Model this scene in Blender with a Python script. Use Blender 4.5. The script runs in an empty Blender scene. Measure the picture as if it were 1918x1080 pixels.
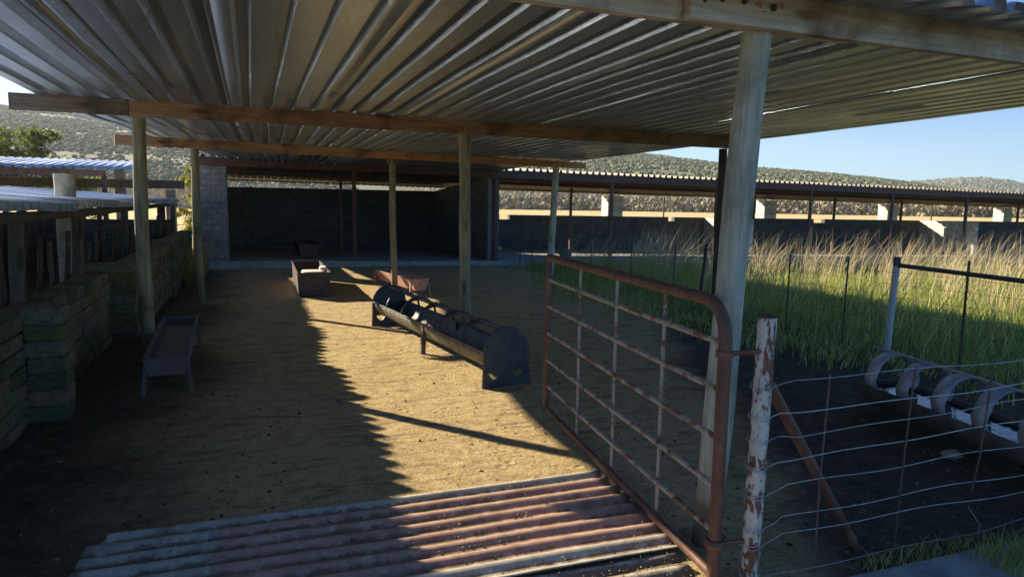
import bpy, bmesh, math, random
from math import sin, cos, pi, radians, atan2, sqrt, exp
from mathutils import Vector, Matrix, noise
import numpy as np
random.seed(7); rng = np.random.default_rng(7)
scene = bpy.context.scene
C = scene.collection

# ------------------------------------------------------------------ camera
EYE = 1.6
cam = bpy.data.objects.new('camera', bpy.data.cameras.new('camera'))
C.objects.link(cam); scene.camera = cam
cam.data.sensor_width = 36; cam.data.lens = 1270/1918*36
cam.data.clip_start = 0.05; cam.data.clip_end = 20000
YAW, PITCH, ROLL = -radians(21.0), math.atan((540-384)/1270), radians(0.86)
fw = Vector((-sin(YAW)*cos(PITCH), cos(YAW)*cos(PITCH), -sin(PITCH)))
r0 = Vector((cos(YAW), sin(YAW), 0)); u0 = r0.cross(fw)
rr = r0*cos(ROLL)+u0*sin(ROLL); uu = u0*cos(ROLL)-r0*sin(ROLL)
Mx = Matrix((rr, uu, -fw)).transposed().to_4x4(); Mx.translation = Vector((0, 0, EYE))
cam.matrix_world = Mx

# ------------------------------------------------------------------ sky and sun
SUN_EL, SUN_AZ = radians(23.5), -radians(38.9)      # azimuth from +Y towards +X
w = bpy.data.worlds.new('World'); scene.world = w; w.use_nodes = True
nt = w.node_tree; bg = nt.nodes['Background']
sky = nt.nodes.new('ShaderNodeTexSky'); sky.sky_type = 'NISHITA'; sky.sun_disc = False
sky.sun_elevation = SUN_EL; sky.sun_rotation = SUN_AZ
sky.altitude = 1300; sky.air_density = 1.0; sky.dust_density = 0.0; sky.ozone_density = 3.0
hsv = nt.nodes.new('ShaderNodeHueSaturation'); hsv.inputs['Saturation'].default_value = 1.3
nt.links.new(sky.outputs[0], hsv.inputs['Color'])
tin = nt.nodes.new('ShaderNodeMix'); tin.data_type = 'RGBA'; tin.blend_type = 'MULTIPLY'; tin.inputs[0].default_value = 1
tin.inputs[7].default_value = (.70, .93, 1.13, 1); nt.links.new(hsv.outputs[0], tin.inputs[6]); nt.links.new(tin.outputs[2], bg.inputs[0]); bg.inputs[1].default_value = 0.053
sl = bpy.data.lights.new('sun', 'SUN'); sl.energy = 5.0; sl.angle = radians(0.53); sl.color = (1.0, 0.87, 0.63)
so = bpy.data.objects.new('sun', sl); C.objects.link(so)
ts = Vector((sin(SUN_AZ)*cos(SUN_EL), cos(SUN_AZ)*cos(SUN_EL), sin(SUN_EL)))
so.rotation_euler = ts.to_track_quat('Z', 'Y').to_euler()
scene.view_settings.view_transform = 'Standard'; scene.view_settings.look = 'None'
scene.view_settings.exposure = 1.62; scene.view_settings.gamma = 1.0
scene.view_settings.use_curve_mapping = False
scene.render.engine = 'CYCLES'

# ------------------------------------------------------------------ materials
def newmat(name):
    m = bpy.data.materials.new(name); m.use_nodes = True
    n = m.node_tree.nodes; return m, n, m.node_tree.links, n['Principled BSDF']
def ramp(n, stops):
    r = n.new('ShaderNodeValToRGB'); e = r.color_ramp.elements
    while len(e) < len(stops): e.new(0.5)
    for k, (p, c) in enumerate(stops):
        e[k].position = p; e[k].color = (c[0], c[1], c[2], 1) if len(c) > 1 else (c[0],)*3+(1,)
    return r
def coords(n, l, scale=(1, 1, 1), kind='Object'):
    t = n.new('ShaderNodeTexCoord'); mp = n.new('ShaderNodeMapping'); mp.inputs['Scale'].default_value = scale
    l.new(t.outputs[kind], mp.inputs[0]); return mp
def noisen(n, l, vec, scale, detail=6, rough=0.6, dist=0.0):
    t = n.new('ShaderNodeTexNoise'); t.inputs['Scale'].default_value = scale; t.inputs['Detail'].default_value = detail
    t.inputs['Roughness'].default_value = rough; t.inputs['Distortion'].default_value = dist
    l.new(vec.outputs[0], t.inputs['Vector']); return t
def mix(n, l, fac, a, b, mode='MIX'):
    m = n.new('ShaderNodeMix'); m.data_type = 'RGBA'; m.blend_type = mode
    for sock, v in ((m.inputs[0], fac), (m.inputs[6], a), (m.inputs[7], b)):
        if hasattr(v, 'links'): l.new(v, sock)
        elif isinstance(v, tuple): sock.default_value = (*v, 1)
        else: sock.default_value = v
    return m.outputs[2]
def bump(n, l, h, bs, strength=0.5, dist=0.02):
    b = n.new('ShaderNodeBump'); b.inputs['Strength'].default_value = strength; b.inputs['Distance'].default_value = dist
    l.new(h, b.inputs['Height']); l.new(b.outputs[0], bs.inputs['Normal'])
def simple(name, stops, scale=8, stretch=(1, 1, 1), rough=0.7, metal=0.0, bs=0.3, bd=0.01, tint=0.25, detail=8, dist=0.3, rough2=None):
    m, n, l, p = newmat(name)
    mp = coords(n, l, stretch); t = noisen(n, l, mp, scale, detail, 0.65, dist)
    r = ramp(n, stops); l.new(t.outputs[0], r.inputs[0])
    oi = n.new('ShaderNodeObjectInfo'); mm = n.new('ShaderNodeMapRange')
    mm.inputs[3].default_value = 1-tint; mm.inputs[4].default_value = 1+tint*0.6; l.new(oi.outputs['Random'], mm.inputs[0])
    hs = n.new('ShaderNodeHueSaturation'); l.new(mm.outputs[0], hs.inputs['Value']); l.new(r.outputs[0], hs.inputs['Color'])
    l.new(hs.outputs[0], p.inputs['Base Color'])
    p.inputs['Metallic'].default_value = metal; p.inputs['Roughness'].default_value = rough
    if rough2:
        rr_ = n.new('ShaderNodeMapRange'); rr_.inputs[3].default_value = rough; rr_.inputs[4].default_value = rough2
        rr_.inputs[1].default_value = .3; rr_.inputs[2].default_value = .7
        l.new(t.outputs[0], rr_.inputs[0]); l.new(rr_.outputs[0], p.inputs['Roughness'])
    bump(n, l, t.outputs[0], p, bs, bd)
    return m
def rusty(name, paint, thr=0.5, scale=9, stretch=(1, 1, .35), rust=((.08, .032, .018), (.21, .085, .045))):
    m, n, l, p = newmat(name)
    mp = coords(n, l, stretch); t = noisen(n, l, mp, scale, 10, 0.7, 0.4); t2 = noisen(n, l, mp, scale*5, 6, .6)
    rc = ramp(n, [(.35, rust[0]), (.65, rust[1])]); l.new(t2.outputs[0], rc.inputs[0])
    pc = ramp(n, [(.3, tuple(c*.7 for c in paint)), (.6, paint)]); l.new(t2.outputs[0], pc.inputs[0])
    f = ramp(n, [(thr-.02, (0,)), (thr+.02, (1,))]); l.new(t.outputs[0], f.inputs[0])
    l.new(mix(n, l, f.outputs[0], rc.outputs[0], pc.outputs[0]), p.inputs['Base Color'])
    p.inputs['Roughness'].default_value = .62; bump(n, l, f.outputs[0], p, .5, .002)
    return m
def wood(name, dark, light, axis=2, knots=True, stain=(.06, .035, .02), rough=.8):
    m, n, l, p = newmat(name)
    s = [30, 30, 30]; s[axis] = 1.6
    mp = coords(n, l, tuple(s)); g = noisen(n, l, mp, 1.6, 6, .65, .6)
    mp2 = coords(n, l); b = noisen(n, l, mp2, 2.3, 5, .6, .8)
    oi = n.new('ShaderNodeObjectInfo')
    r = ramp(n, [(.3, dark), (.5, tuple((a+c)/2 for a, c in zip(dark, light))), (.68, light)]); l.new(g.outputs[0], r.inputs[0])
    fr = ramp(n, [(.5, (0,)), (.72, (1,))]); l.new(b.outputs[0], fr.inputs[0])
    c = mix(n, l, fr.outputs[0], r.outputs[0], stain)
    if knots:
        k = n.new('ShaderNodeTexVoronoi'); k.inputs['Scale'].default_value = 1.0
        ks = [6, 6, 6]; ks[axis] = 1.7
        kp = coords(n, l, tuple(ks)); l.new(kp.outputs[0], k.inputs[0])
        kr = ramp(n, [(.12, (1,)), (.2, (0,))]); l.new(k.outputs['Distance'], kr.inputs[0])
        c = mix(n, l, kr.outputs[0], c, stain)
    if axis == 2:      # splashed mud on the foot of the pole
        sx = n.new('ShaderNodeSeparateXYZ'); l.new(mp2.outputs[0], sx.inputs[0]); ms = n.new('ShaderNodeMapRange'); l.new(sx.outputs[2], ms.inputs[0])
        ms.inputs[1].default_value = .12; ms.inputs[2].default_value = .5; ms.inputs[3].default_value = 1; ms.inputs[4].default_value = 0
        mu = n.new('ShaderNodeMath'); mu.operation = 'MULTIPLY'; l.new(ms.outputs[0], mu.inputs[0]); fr2 = ramp(n, [(.3, (.3,)), (.6, (1,))]); l.new(b.outputs[0], fr2.inputs[0]); l.new(fr2.outputs[0], mu.inputs[1])
        c = mix(n, l, mu.outputs[0], c, (.11, .08, .05))
    mm = n.new('ShaderNodeMapRange'); mm.inputs[3].default_value = .82; mm.inputs[4].default_value = 1.15
    l.new(oi.outputs['Random'], mm.inputs[0]); hs = n.new('ShaderNodeHueSaturation')
    l.new(mm.outputs[0], hs.inputs['Value']); l.new(c, hs.inputs['Color']); l.new(hs.outputs[0], p.inputs['Base Color'])
    p.inputs['Roughness'].default_value = rough; bump(n, l, g.outputs[0], p, .7, .006)
    return m
def blockwall(name, axis, c1, c2, mortar, bw=.4, bh=.2, ms=.012, moss=None):
    m, n, l, p = newmat(name)
    tc = n.new('ShaderNodeTexCoord'); sx = n.new('ShaderNodeSeparateXYZ'); l.new(tc.outputs['Object'], sx.inputs[0])
    cx = n.new('ShaderNodeCombineXYZ'); l.new(sx.outputs[axis], cx.inputs[0]); l.new(sx.outputs[2], cx.inputs[1])
    b = n.new('ShaderNodeTexBrick'); l.new(cx.outputs[0], b.inputs['Vector'])
    b.inputs['Scale'].default_value = 1; b.inputs['Brick Width'].default_value = bw; b.inputs['Row Height'].default_value = bh
    b.inputs['Mortar Size'].default_value = ms; b.inputs['Mortar Smooth'].default_value = .3
    b.inputs['Color1'].default_value = (*c1, 1); b.inputs['Color2'].default_value = (*c2, 1); b.inputs['Mortar'].default_value = (*mortar, 1)
    mp = coords(n, l); t = noisen(n, l, mp, 7, 8, .7)
    r = ramp(n, [(.3, (.55,)), (.7, (1.2,))]); l.new(t.outputs[0], r.inputs[0])
    l.new(mix(n, l, 1.0, b.outputs[0], r.outputs[0], 'MULTIPLY'), p.inputs['Base Color'])
    p.inputs['Roughness'].default_value = .9
    mth = n.new('ShaderNodeMath'); mth.operation = 'MULTIPLY_ADD'; mth.inputs[1].default_value = -1.5
    l.new(b.outputs['Fac'], mth.inputs[0]); l.new(t.outputs[0], mth.inputs[2]); bump(n, l, mth.outputs[0], p, .8, .012)
    return m
def island(name, cols, rough=.85, trans=0.0, extra=None):
    """colour picked per separate piece of the mesh (brick, leaf, blade)"""
    m, n, l, p = newmat(name)
    g = n.new('ShaderNodeNewGeometry'); r = ramp(n, cols); l.new(g.outputs['Random Per Island'], r.inputs[0])
    col = r.outputs[0]
    if extra:
        mp = coords(n, l); t = noisen(n, l, mp, extra, 8, .7); q = ramp(n, [(.3, (.42,)), (.55, (1,)), (.75, (1.45,))]); l.new(t.outputs[0], q.inputs[0])
        col = mix(n, l, 1.0, col, q.outputs[0], 'MULTIPLY'); bump(n, l, t.outputs[0], p, 1.0, .02)
    l.new(col, p.inputs['Base Color']); p.inputs['Roughness'].default_value = rough
    p.inputs['Specular IOR Level'].default_value = .25
    if trans:
        tr = n.new('ShaderNodeBsdfTranslucent'); l.new(col, tr.inputs[0]); ms = n.new('ShaderNodeMixShader')
        ms.inputs[0].default_value = trans; l.new(p.outputs[0], ms.inputs[1]); l.new(tr.outputs[0], ms.inputs[2])
        l.new(ms.outputs[0], n['Material Output'].inputs[0])
    return m

# galvanised sheet with spangle, streaks and dull zinc patches
def galv(name, base=(.46, .47, .46), axis=1, rough=.34, metal=.85):
    m, n, l, p = newmat(name)
    s = [9, 9, 9]; s[axis] = .35
    mp = coords(n, l, tuple(s)); t = noisen(n, l, mp, 1.2, 8, .7, .2)
    mp2 = coords(n, l); t2 = noisen(n, l, mp2, 1.3, 5, .6, .5)
    v = n.new('ShaderNodeTexVoronoi'); v.inputs['Scale'].default_value = 45; l.new(mp2.outputs[0], v.inputs[0])
    r = ramp(n, [(.25, tuple(c*.85 for c in base)), (.5, base), (.78, tuple(min(1, c*1.15) for c in base))]); l.new(t.outputs[0], r.inputs[0])
    vr = ramp(n, [(0, (.86,)), (1, (1.1,))]); l.new(v.outputs['Color'], vr.inputs[0])
    c = mix(n, l, 1.0, r.outputs[0], vr.outputs[0], 'MULTIPLY')
    oi = n.new('ShaderNodeObjectInfo'); mm = n.new('ShaderNodeMapRange'); mm.inputs[3].default_value = .72; mm.inputs[4].default_value = 1.1
    l.new(oi.outputs['Random'], mm.inputs[0]); hs = n.new('ShaderNodeHueSaturation')
    l.new(mm.outputs[0], hs.inputs['Value']); l.new(c, hs.inputs['Color']); l.new(hs.outputs[0], p.inputs['Base Color'])
    p.inputs['Metallic'].default_value = metal
    q = n.new('ShaderNodeMapRange'); q.inputs[1].default_value = .3; q.inputs[2].default_value = .7
    q.inputs[3].default_value = rough-.07; q.inputs[4].default_value = rough+.1
    l.new(t2.outputs[0], q.inputs[0]); l.new(q.outputs[0], p.inputs['Roughness']); bump(n, l, t2.outputs[0], p, .06, .02)
    return m

M_galv = galv('galvanised_sheet', (.50, .585, .67), rough=.33, metal=.75)
M_galvold, n, l, p = newmat('old_sheet_lit_top_shaded_rusty_underside')  # colour by face normal: sunlight put into the top, shade into the rusty underside
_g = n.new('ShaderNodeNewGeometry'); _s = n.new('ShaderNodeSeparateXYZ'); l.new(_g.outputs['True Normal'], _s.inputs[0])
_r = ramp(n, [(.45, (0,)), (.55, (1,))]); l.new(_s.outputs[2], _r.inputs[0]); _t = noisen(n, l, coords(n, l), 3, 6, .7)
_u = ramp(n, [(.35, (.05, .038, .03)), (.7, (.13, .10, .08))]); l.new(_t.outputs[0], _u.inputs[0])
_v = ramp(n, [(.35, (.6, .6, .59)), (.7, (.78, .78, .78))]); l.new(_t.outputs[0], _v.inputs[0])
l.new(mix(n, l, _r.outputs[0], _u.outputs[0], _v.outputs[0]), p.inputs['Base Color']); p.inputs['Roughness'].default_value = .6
M_galvx = galv('galvanised_sheet_weathered', (.58, .62, .70), 0, .42, .5)
M_wpost = wood('treated_pole', (.13, .115, .07), (.36, .32, .20), 2, stain=(.10, .08, .045))
M_wgrey = wood('weathered_pole', (.24, .25, .19), (.52, .53, .43), 2, stain=(.17, .17, .12))
M_beamold = wood('old_dark_timber', (.07, .05, .035), (.20, .16, .12), 0, stain=(.05, .035, .02))
M_beam = wood('brown_timber', (.18, .10, .055), (.42, .26, .15), 0, stain=(.09, .04, .02))
M_beamo = wood('new_orange_timber', (.30, .13, .045), (.55, .27, .10), 0, stain=(.26, .10, .04))
M_beamg = wood('weathered_timber', (.38, .34, .28), (.72, .67, .59), 0, stain=(.22, .15, .10))
M_darkwood = wood('dark_old_wood', (.035, .03, .025), (.12, .10, .08), 2, stain=(.02, .02, .015))
M_redox = simple('red_oxide_steel', [(.3, (.055, .022, .018)), (.7, (.13, .05, .04))], 6, bs=.15, rough=.6, tint=.1)
M_rustpipe = simple('rusted_pipe', [(.3, (.09, .04, .03)), (.55, (.17, .08, .055)), (.75, (.27, .15, .11))], 14, (1, 1, .4), .55, .25, .4, .003, .1)
M_gaterail = rusty('chipped_rail', (.40, .33, .26), .46, 7, (1, .5, 1), ((.11, .04, .02), (.27, .12, .06)))
M_whitepost = rusty('flaking_white_paint', (.55, .54, .49), .485, 19, (1, 1, .4))
M_whitepost2 = rusty('white_paint_on_steel', (.5, .52, .55), .36, 22, (1, 1, .8), ((.05, .03, .025), (.12, .07, .05)))
M_wire = simple('galvanised_wire', [(.3, (.25, .25, .26)), (.7, (.5, .5, .52))], 20, rough=.45, metal=.6, bs=0)
M_wirerust = simple('rusty_wire', [(.3, (.08, .045, .035)), (.7, (.2, .12, .09))], 20, rough=.7, metal=.2, bs=0)
M_black = simple('black_plastic', [(.3, (.022, .024, .028)), (.7, (.075, .076, .082))], 10, rough=.33, bs=.15, rough2=.55, tint=.05)
M_blackdust = simple('dusty_black_plastic', [(.35, (.045, .042, .04)), (.6, (.13, .12, .10)), (.75, (.26, .22, .15))], 5, rough=.55, bs=.1, tint=.05)
M_brown = simple('brown_painted_steel', [(.3, (.045, .022, .025)), (.6, (.085, .045, .045)), (.85, (.2, .13, .11))], 7, rough=.6, bs=.2, tint=.2)
M_pink = simple('faded_red_paint', [(.3, (.26, .12, .10)), (.6, (.44, .26, .22)), (.8, (.5, .38, .32))], 7, rough=.7, bs=.2, tint=.1)
M_mauve = simple('dusty_trough_steel', [(.3, (.06, .042, .045)), (.6, (.13, .09, .095)), (.8, (.21, .16, .16))], 7, rough=.7, bs=.2, tint=.1)
M_feed = simple('feed_meal', [(.3, (.10, .09, .09)), (.6, (.30, .28, .28))], 60, rough=.95, bs=1, bd=.02)
M_salt = simple('salt_block', [(.3, (.45, .34, .26)), (.55, (.8, .75, .66)), (.8, (.9, .88, .82))], 14, rough=.8, bs=.5)
M_conc = simple('concrete', [(.3, (.17, .17, .17)), (.55, (.30, .30, .29)), (.8, (.42, .41, .38))], 6, rough=.9, bs=.5, bd=.01)
M_concpost = simple('concrete_post', [(.3, (.18, .17, .13)), (.6, (.36, .34, .28)), (.8, (.46, .44, .36))], 9, rough=.9, bs=.4)
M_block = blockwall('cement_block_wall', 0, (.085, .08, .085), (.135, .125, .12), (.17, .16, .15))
M_blocky = blockwall('cement_block_wall_side', 1, (.13, .12, .11), (.19, .18, .16), (.21, .20, .18))
M_pillar = blockwall('pale_block_pillar', 0, (.22, .21, .22), (.31, .29, .29), (.19, .18, .17), .21, .13, .01)
M_pillary = blockwall('limewashed_pillar', 1, (.72, .68, .58), (.8, .76, .66), (.55, .5, .42), .4, .2)
M_brick = island('mossy_cement_brick', [(0, (.07, .085, .045)), (.3, (.13, .14, .08)), (.6, (.15, .145, .11)), (.8, (.23, .13, .10)), (1, (.10, .13, .05))], .95, 0, 22)
M_ringblue = simple('grey_hoop_steel', [(.3, (.26, .28, .33)), (.7, (.44, .47, .52))], 9, rough=.5, metal=.3, bs=.1)
M_stone = island('stones', [(0, (.10, .08, .06)), (.5, (.22, .17, .11)), (1, (.38, .31, .22))], .9)
M_bolt = simple('bolt_steel', [(.3, (.05, .04, .045)), (.7, (.2, .17, .17))], 20, rough=.4, metal=.8, bs=0)
M_redstamp = simple('red_timber_stamp', [(.35, (.36, .20, .16)), (.6, (.5, .12, .09))], 40, rough=.8, bs=0)
M_hill = simple('hill_soil', [(.35, (.13, .125, .065)), (.55, (.22, .20, .115)), (.7, (.32, .28, .17))], .018, rough=1, bs=0, tint=0, detail=12)
M_hillfar = simple('distant_hill_scrub', [(.4, (.07, .08, .05)), (.52, (.16, .15, .09)), (.62, (.10, .10, .065))], .012, rough=1, bs=0, tint=0, detail=14)
M_scrub = island('hill_scrub', [(0, (.045, .058, .027)), (.35, (.09, .11, .045)), (.65, (.15, .165, .075)), (.85, (.22, .21, .11)), (1, (.19, .17, .11))], 1)
M_bush = island('bare_bush_twigs', [(0, (.22, .19, .13)), (.4, (.36, .31, .24)), (.75, (.48, .41, .31)), (1, (.27, .28, .15))], 1)
M_grass = island('green_grass', [(0, (.14, .18, .045)), (.5, (.31, .36, .08)), (.8, (.47, .49, .15)), (1, (.60, .55, .26))], .7, .58)
M_tall = island('dry_seeding_grass', [(0, (.34, .33, .14)), (.4, (.52, .42, .24)), (.8, (.62, .48, .31)), (1, (.52, .34, .24))], .7, .4)
M_leafa = island('acacia_leaves', [(0, (.05, .08, .025)), (.5, (.12, .155, .045)), (1, (.22, .24, .07))], .7, .4)
M_leafb = island('yellow_green_leaves', [(0, (.14, .17, .03)), (.5, (.30, .30, .06)), (1, (.42, .36, .09))], .7, .4)
M_bark = simple('bark', [(.3, (.05, .04, .03)), (.7, (.14, .11, .08))], 12, (1, 1, .3), .95)

# water
M_water, n_, l_, p_ = newmat('trough_water')
p_.inputs['Base Color'].default_value = (.012, .02, .025, 1); p_.inputs['Roughness'].default_value = .04
p_.inputs['IOR'].default_value = 1.33; p_.inputs['Specular IOR Level'].default_value = .9
mp_ = coords(n_, l_); tn_ = noisen(n_, l_, mp_, 14, 3, .5, .5); bump(n_, l_, tn_.outputs[0], p_, .25, .01)

# ------------------------------------------------------------------ mesh helpers
class MB:
    def __init__(s): s.v = []; s.f = []
    def add(s, vs, fs):
        o = len(s.v); s.v += [tuple(v) for v in vs]; s.f += [tuple(i+o for i in f) for f in fs]; return s
    def box(s, x0, x1, y0, y1, z0, z1, M=None):
        vs = [Vector((x, y, z)) for z in (z0, z1) for y in (y0, y1) for x in (x0, x1)]
        if M: vs = [M @ v for v in vs]
        return s.add(vs, [(0, 2, 3, 1), (4, 5, 7, 6), (0, 1, 5, 4), (1, 3, 7, 5), (3, 2, 6, 7), (2, 0, 4, 6)])
    def rough_box(s, x0, x1, y0, y1, z0, z1, j=.004, c=.008, M=None):
        """chamfered box with jittered corners"""
        b = bmesh.new(); bmesh.ops.create_cube(b, size=1)
        for v in b.verts: v.co = Vector((x0+(v.co.x+.5)*(x1-x0), y0+(v.co.y+.5)*(y1-y0), z0+(v.co.z+.5)*(z1-z0)))+Vector((random.uniform(-j, j), random.uniform(-j, j), random.uniform(-j, j)))
        bmesh.ops.bevel(b, geom=b.edges[:], offset=c, segments=1, affect='EDGES')
        b.verts.index_update(); vs = [(M @ v.co if M else v.co.copy()) for v in b.verts]
        s.add(vs, [[v.index for v in f.verts] for f in b.faces]); b.free(); return s
    def tube(s, pts, r, n=12, caps=True):
        pts = [Vector(p) for p in pts]; rs = r if isinstance(r, (list, tuple)) else [r]*len(pts)
        o = len(s.v); up = None
        for i, p in enumerate(pts):
            d = (pts[min(i+1, len(pts)-1)]-pts[max(i-1, 0)]).normalized()
            if up is None: up = d.orthogonal().normalized()
            up = (up-d*up.dot(d)).normalized(); sd = d.cross(up)
            for k in range(n):
                a = 2*pi*k/n; s.v.append(tuple(p+(up*cos(a)+sd*sin(a))*rs[i]))
        for i in range(len(pts)-1):
            for k in range(n):
                a = o+i*n+k; b = o+i*n+(k+1) % n; s.f.append((a, b, b+n, a+n))
        if caps:
            s.f.append(tuple(o+k for k in range(n))[::-1]); s.f.append(tuple(o+(len(pts)-1)*n+k for k in range(n)))
        return s
    def bar(s, a, b, wd, th, up=(0, 0, 1)):
        a, b = Vector(a), Vector(b); d = (b-a).normalized(); sd = d.cross(Vector(up)).normalized(); u = sd.cross(d)
        vs = [p+sd*sx*wd/2+u*sz*th/2 for p in (a, b) for sz in (-1, 1) for sx in (-1, 1)]
        return s.add(vs, [(0, 2, 3, 1), (4, 5, 7, 6), (0, 1, 5, 4), (1, 3, 7, 5), (3, 2, 6, 7), (2, 0, 4, 6)])
    def strip(s, rows, closed=False):
        n = len(rows[0]); o = len(s.v)
        for r in rows: s.v += [tuple(p) for p in r]
        for i in range(len(rows)-1):
            for k in range(n-1+(1 if closed else 0)):
                a = o+i*n+k; b = o+i*n+(k+1) % n; s.f.append((a, b, b+n, a+n))
        return s
    def build(s, name, mat, parent=None, smooth=False, thick=0, bevel=0, sharp=35, loc=None):
        me = bpy.data.meshes.new(name); me.from_pydata(s.v, [], s.f); me.validate(); me.update()
        for mt in (mat if isinstance(mat, list) else [mat]): me.materials.append(mt)
        b = bmesh.new(); b.from_mesh(me); bmesh.ops.recalc_face_normals(b, faces=b.faces); b.to_mesh(me); b.free()
        o = bpy.data.objects.new(name, me); C.objects.link(o)
        if parent: o.parent = parent
        if loc: o.location = loc
        if smooth:
            me.polygons.foreach_set('use_smooth', [True]*len(me.polygons))
            me.set_sharp_from_angle(angle=radians(sharp))
        if thick:
            md = o.modifiers.new('thickness', 'SOLIDIFY'); md.thickness = thick; md.offset = 0
        if bevel:
            md = o.modifiers.new('bevel', 'BEVEL'); md.width = bevel; md.segments = 2; md.limit_method = 'ANGLE'
        return o
def empty(name, loc=(0, 0, 0), rz=0):
    o = bpy.data.objects.new(name, None); C.objects.link(o); o.location = loc; o.rotation_euler = (0, 0, rz); o.empty_display_size = .2
    return o
def tag(o, label=None, cat=None, group=None, kind=None):
    if label: o['label'] = label
    if cat: o['category'] = cat
    if group: o['group'] = group
    if kind: o['kind'] = kind
    return o
def fastmesh(name, V, F, mat, parent=None):
    """V (n,3) float, F (m,k) int"""
    me = bpy.data.meshes.new(name); k = F.shape[1]
    me.vertices.add(len(V)); me.vertices.foreach_set('co', V.astype(np.float32).ravel())
    me.loops.add(F.size); me.loops.foreach_set('vertex_index', F.astype(np.int32).ravel())
    me.polygons.add(len(F)); me.polygons.foreach_set('loop_start', np.arange(0, F.size, k, dtype=np.int32))
    me.update(calc_edges=True); me.materials.append(mat)
    o = bpy.data.objects.new(name, me); C.objects.link(o)
    if parent: o.parent = parent
    return o
def pole(a, b, r, wob=.012, n=14, seg=14, seed=0, taper=.94):
    """slightly bent, uneven natural pole from a to b"""
    a, b = Vector(a), Vector(b); rnd = random.Random(seed); ph = rnd.uniform(0, 6); ph2 = rnd.uniform(0, 6)
    pts, rs = [], []
    for i in range(seg+1):
        t = i/seg; p = a.lerp(b, t)
        e = sin(pi*t)
        p += Vector((sin(ph+t*4)*wob*e+sin(ph2+t*9)*wob*.3*e, cos(ph2+t*3.3)*wob*e, 0)); pts.append(p)
        rs.append(r*(1+(taper-1)*t)*(1+.03*sin(ph+t*17)))
    return MB().tube(pts, rs, n)

# ------------------------------------------------------------------ ground
def sst(a, b, x):
    t = min(1, max(0, (x-a)/(b-a))); return t*t*(3-2*t)
def drop(x, y):      # the yard falls away gently to the right behind the canopy
    return -.0125*max(0, min(x, 45)-4)*sst(9, 16, y)
def ground_z(x, y):
    z = 0.0
    if -3.2 < x < 7.5 and 0.8 < y < 19:
        z += .012*noise.noise(Vector((x*1.1, y*1.1, 0)))+.005*noise.noise(Vector((x*4.2, y*4.2, 3)))+.003*noise.noise(Vector((x*11, y*11, 7)))+.003*noise.noise(Vector((x*23, y*23, 1)))
    return z+drop(x, y)
def axis_pts(a, b, step, far_lo, far_hi):
    core = list(np.arange(a, b+1e-6, step)); lo = []; s = step; x = a
    while x > far_lo: s *= 1.35; x -= s; lo.append(x)
    hi = []; s = step; x = b
    while x < far_hi: s *= 1.35; x += s; hi.append(x)
    return np.array(lo[::-1]+core+hi)
xs = axis_pts(-2.2, 6.8, .04, -6000, 6000); ys = axis_pts(1.4, 14.0, .045, -3000, 6000)
X, Y = np.meshgrid(xs, ys); Z = np.zeros_like(X)
for j in range(len(ys)):
    for i in range(len(xs)): Z[j, i] = ground_z(xs[i], ys[j])
V = np.stack([X.ravel(), Y.ravel(), Z.ravel()], 1); nx = len(xs)
jj, ii = np.meshgrid(np.arange(len(ys)-1), np.arange(nx-1), indexing='ij'); a = (jj*nx+ii).ravel()
F = np.stack([a, a+1, a+1+nx, a+nx], 1)
M_ground, n, l, p = newmat('yard_ground')
mp = coords(n, l); sx = n.new('ShaderNodeSeparateXYZ'); l.new(mp.outputs[0], sx.inputs[0])
big = noisen(n, l, mp, .8, 6, .6, .4); fine = noisen(n, l, mp, 9, 10, .75, .2); gr = noisen(n, l, mp, 55, 6, .8)
streak = noisen(n, l, coords(n, l, (1.3, 6, 1)), 1.6, 8, .75, .5)
dirt = ramp(n, [(.25, (.19, .13, .065)), (.45, (.42, .305, .155)), (.62, (.52, .39, .205)), (.8, (.58, .455, .26))]); l.new(fine.outputs[0], dirt.inputs[0])
spk = ramp(n, [(.36, (.12,)), (.45, (1,)), (.7, (1.12,))]); l.new(gr.outputs[0], spk.inputs[0])
c1 = mix(n, l, 1.0, dirt.outputs[0], spk.outputs[0], 'MULTIPLY')
stm = ramp(n, [(.38, (1,)), (.47, (0,))]); l.new(streak.outputs[0], stm.inputs[0])
stf = n.new('ShaderNodeMath'); stf.operation = 'MULTIPLY'; stf.inputs[1].default_value = .72; l.new(stm.outputs[0], stf.inputs[0])
c1 = mix(n, l, stf.outputs[0], c1, (.15, .11, .07))
dung = ramp(n, [(.3, (.03, .024, .017)), (.55, (.085, .066, .045)), (.75, (.17, .135, .095))]); l.new(fine.outputs[0], dung.inputs[0])
def rng_mask(sock, a, b):
    m_ = n.new('ShaderNodeMapRange'); m_.interpolation_type = 'SMOOTHSTEP'; l.new(sock, m_.inputs[0]); m_.inputs[1].default_value = a; m_.inputs[2].default_value = b; return m_.outputs[0]
def mth(op, a_, b_):
    m_ = n.new('ShaderNodeMath'); m_.operation = op; m_.use_clamp = False
    for s_, v_ in ((m_.inputs[0], a_), (m_.inputs[1], b_)):
        if hasattr(v_, 'links'): l.new(v_, s_)
        else: s_.default_value = v_
    return m_.outputs[0]
jx = mth('ADD', sx.outputs[0], mth('MULTIPLY', mth('SUBTRACT', big.outputs[0], .5), 1.6))
mleft = rng_mask(jx, .1, -1.1); mright = rng_mask(mth('SUBTRACT', jx, mth('MULTIPLY', sx.outputs[1], .52)), .75, 1.6)
md = mth('MAXIMUM', mleft, mright)
c2 = mix(n, l, md, c1, dung.outputs[0])
dry = ramp(n, [(.3, (.42, .31, .13)), (.6, (.62, .49, .24)), (.8, (.70, .58, .33))]); fb = noisen(n, l, mp, .12, 8, .7); l.new(fb.outputs[0], dry.inputs[0])
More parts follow.
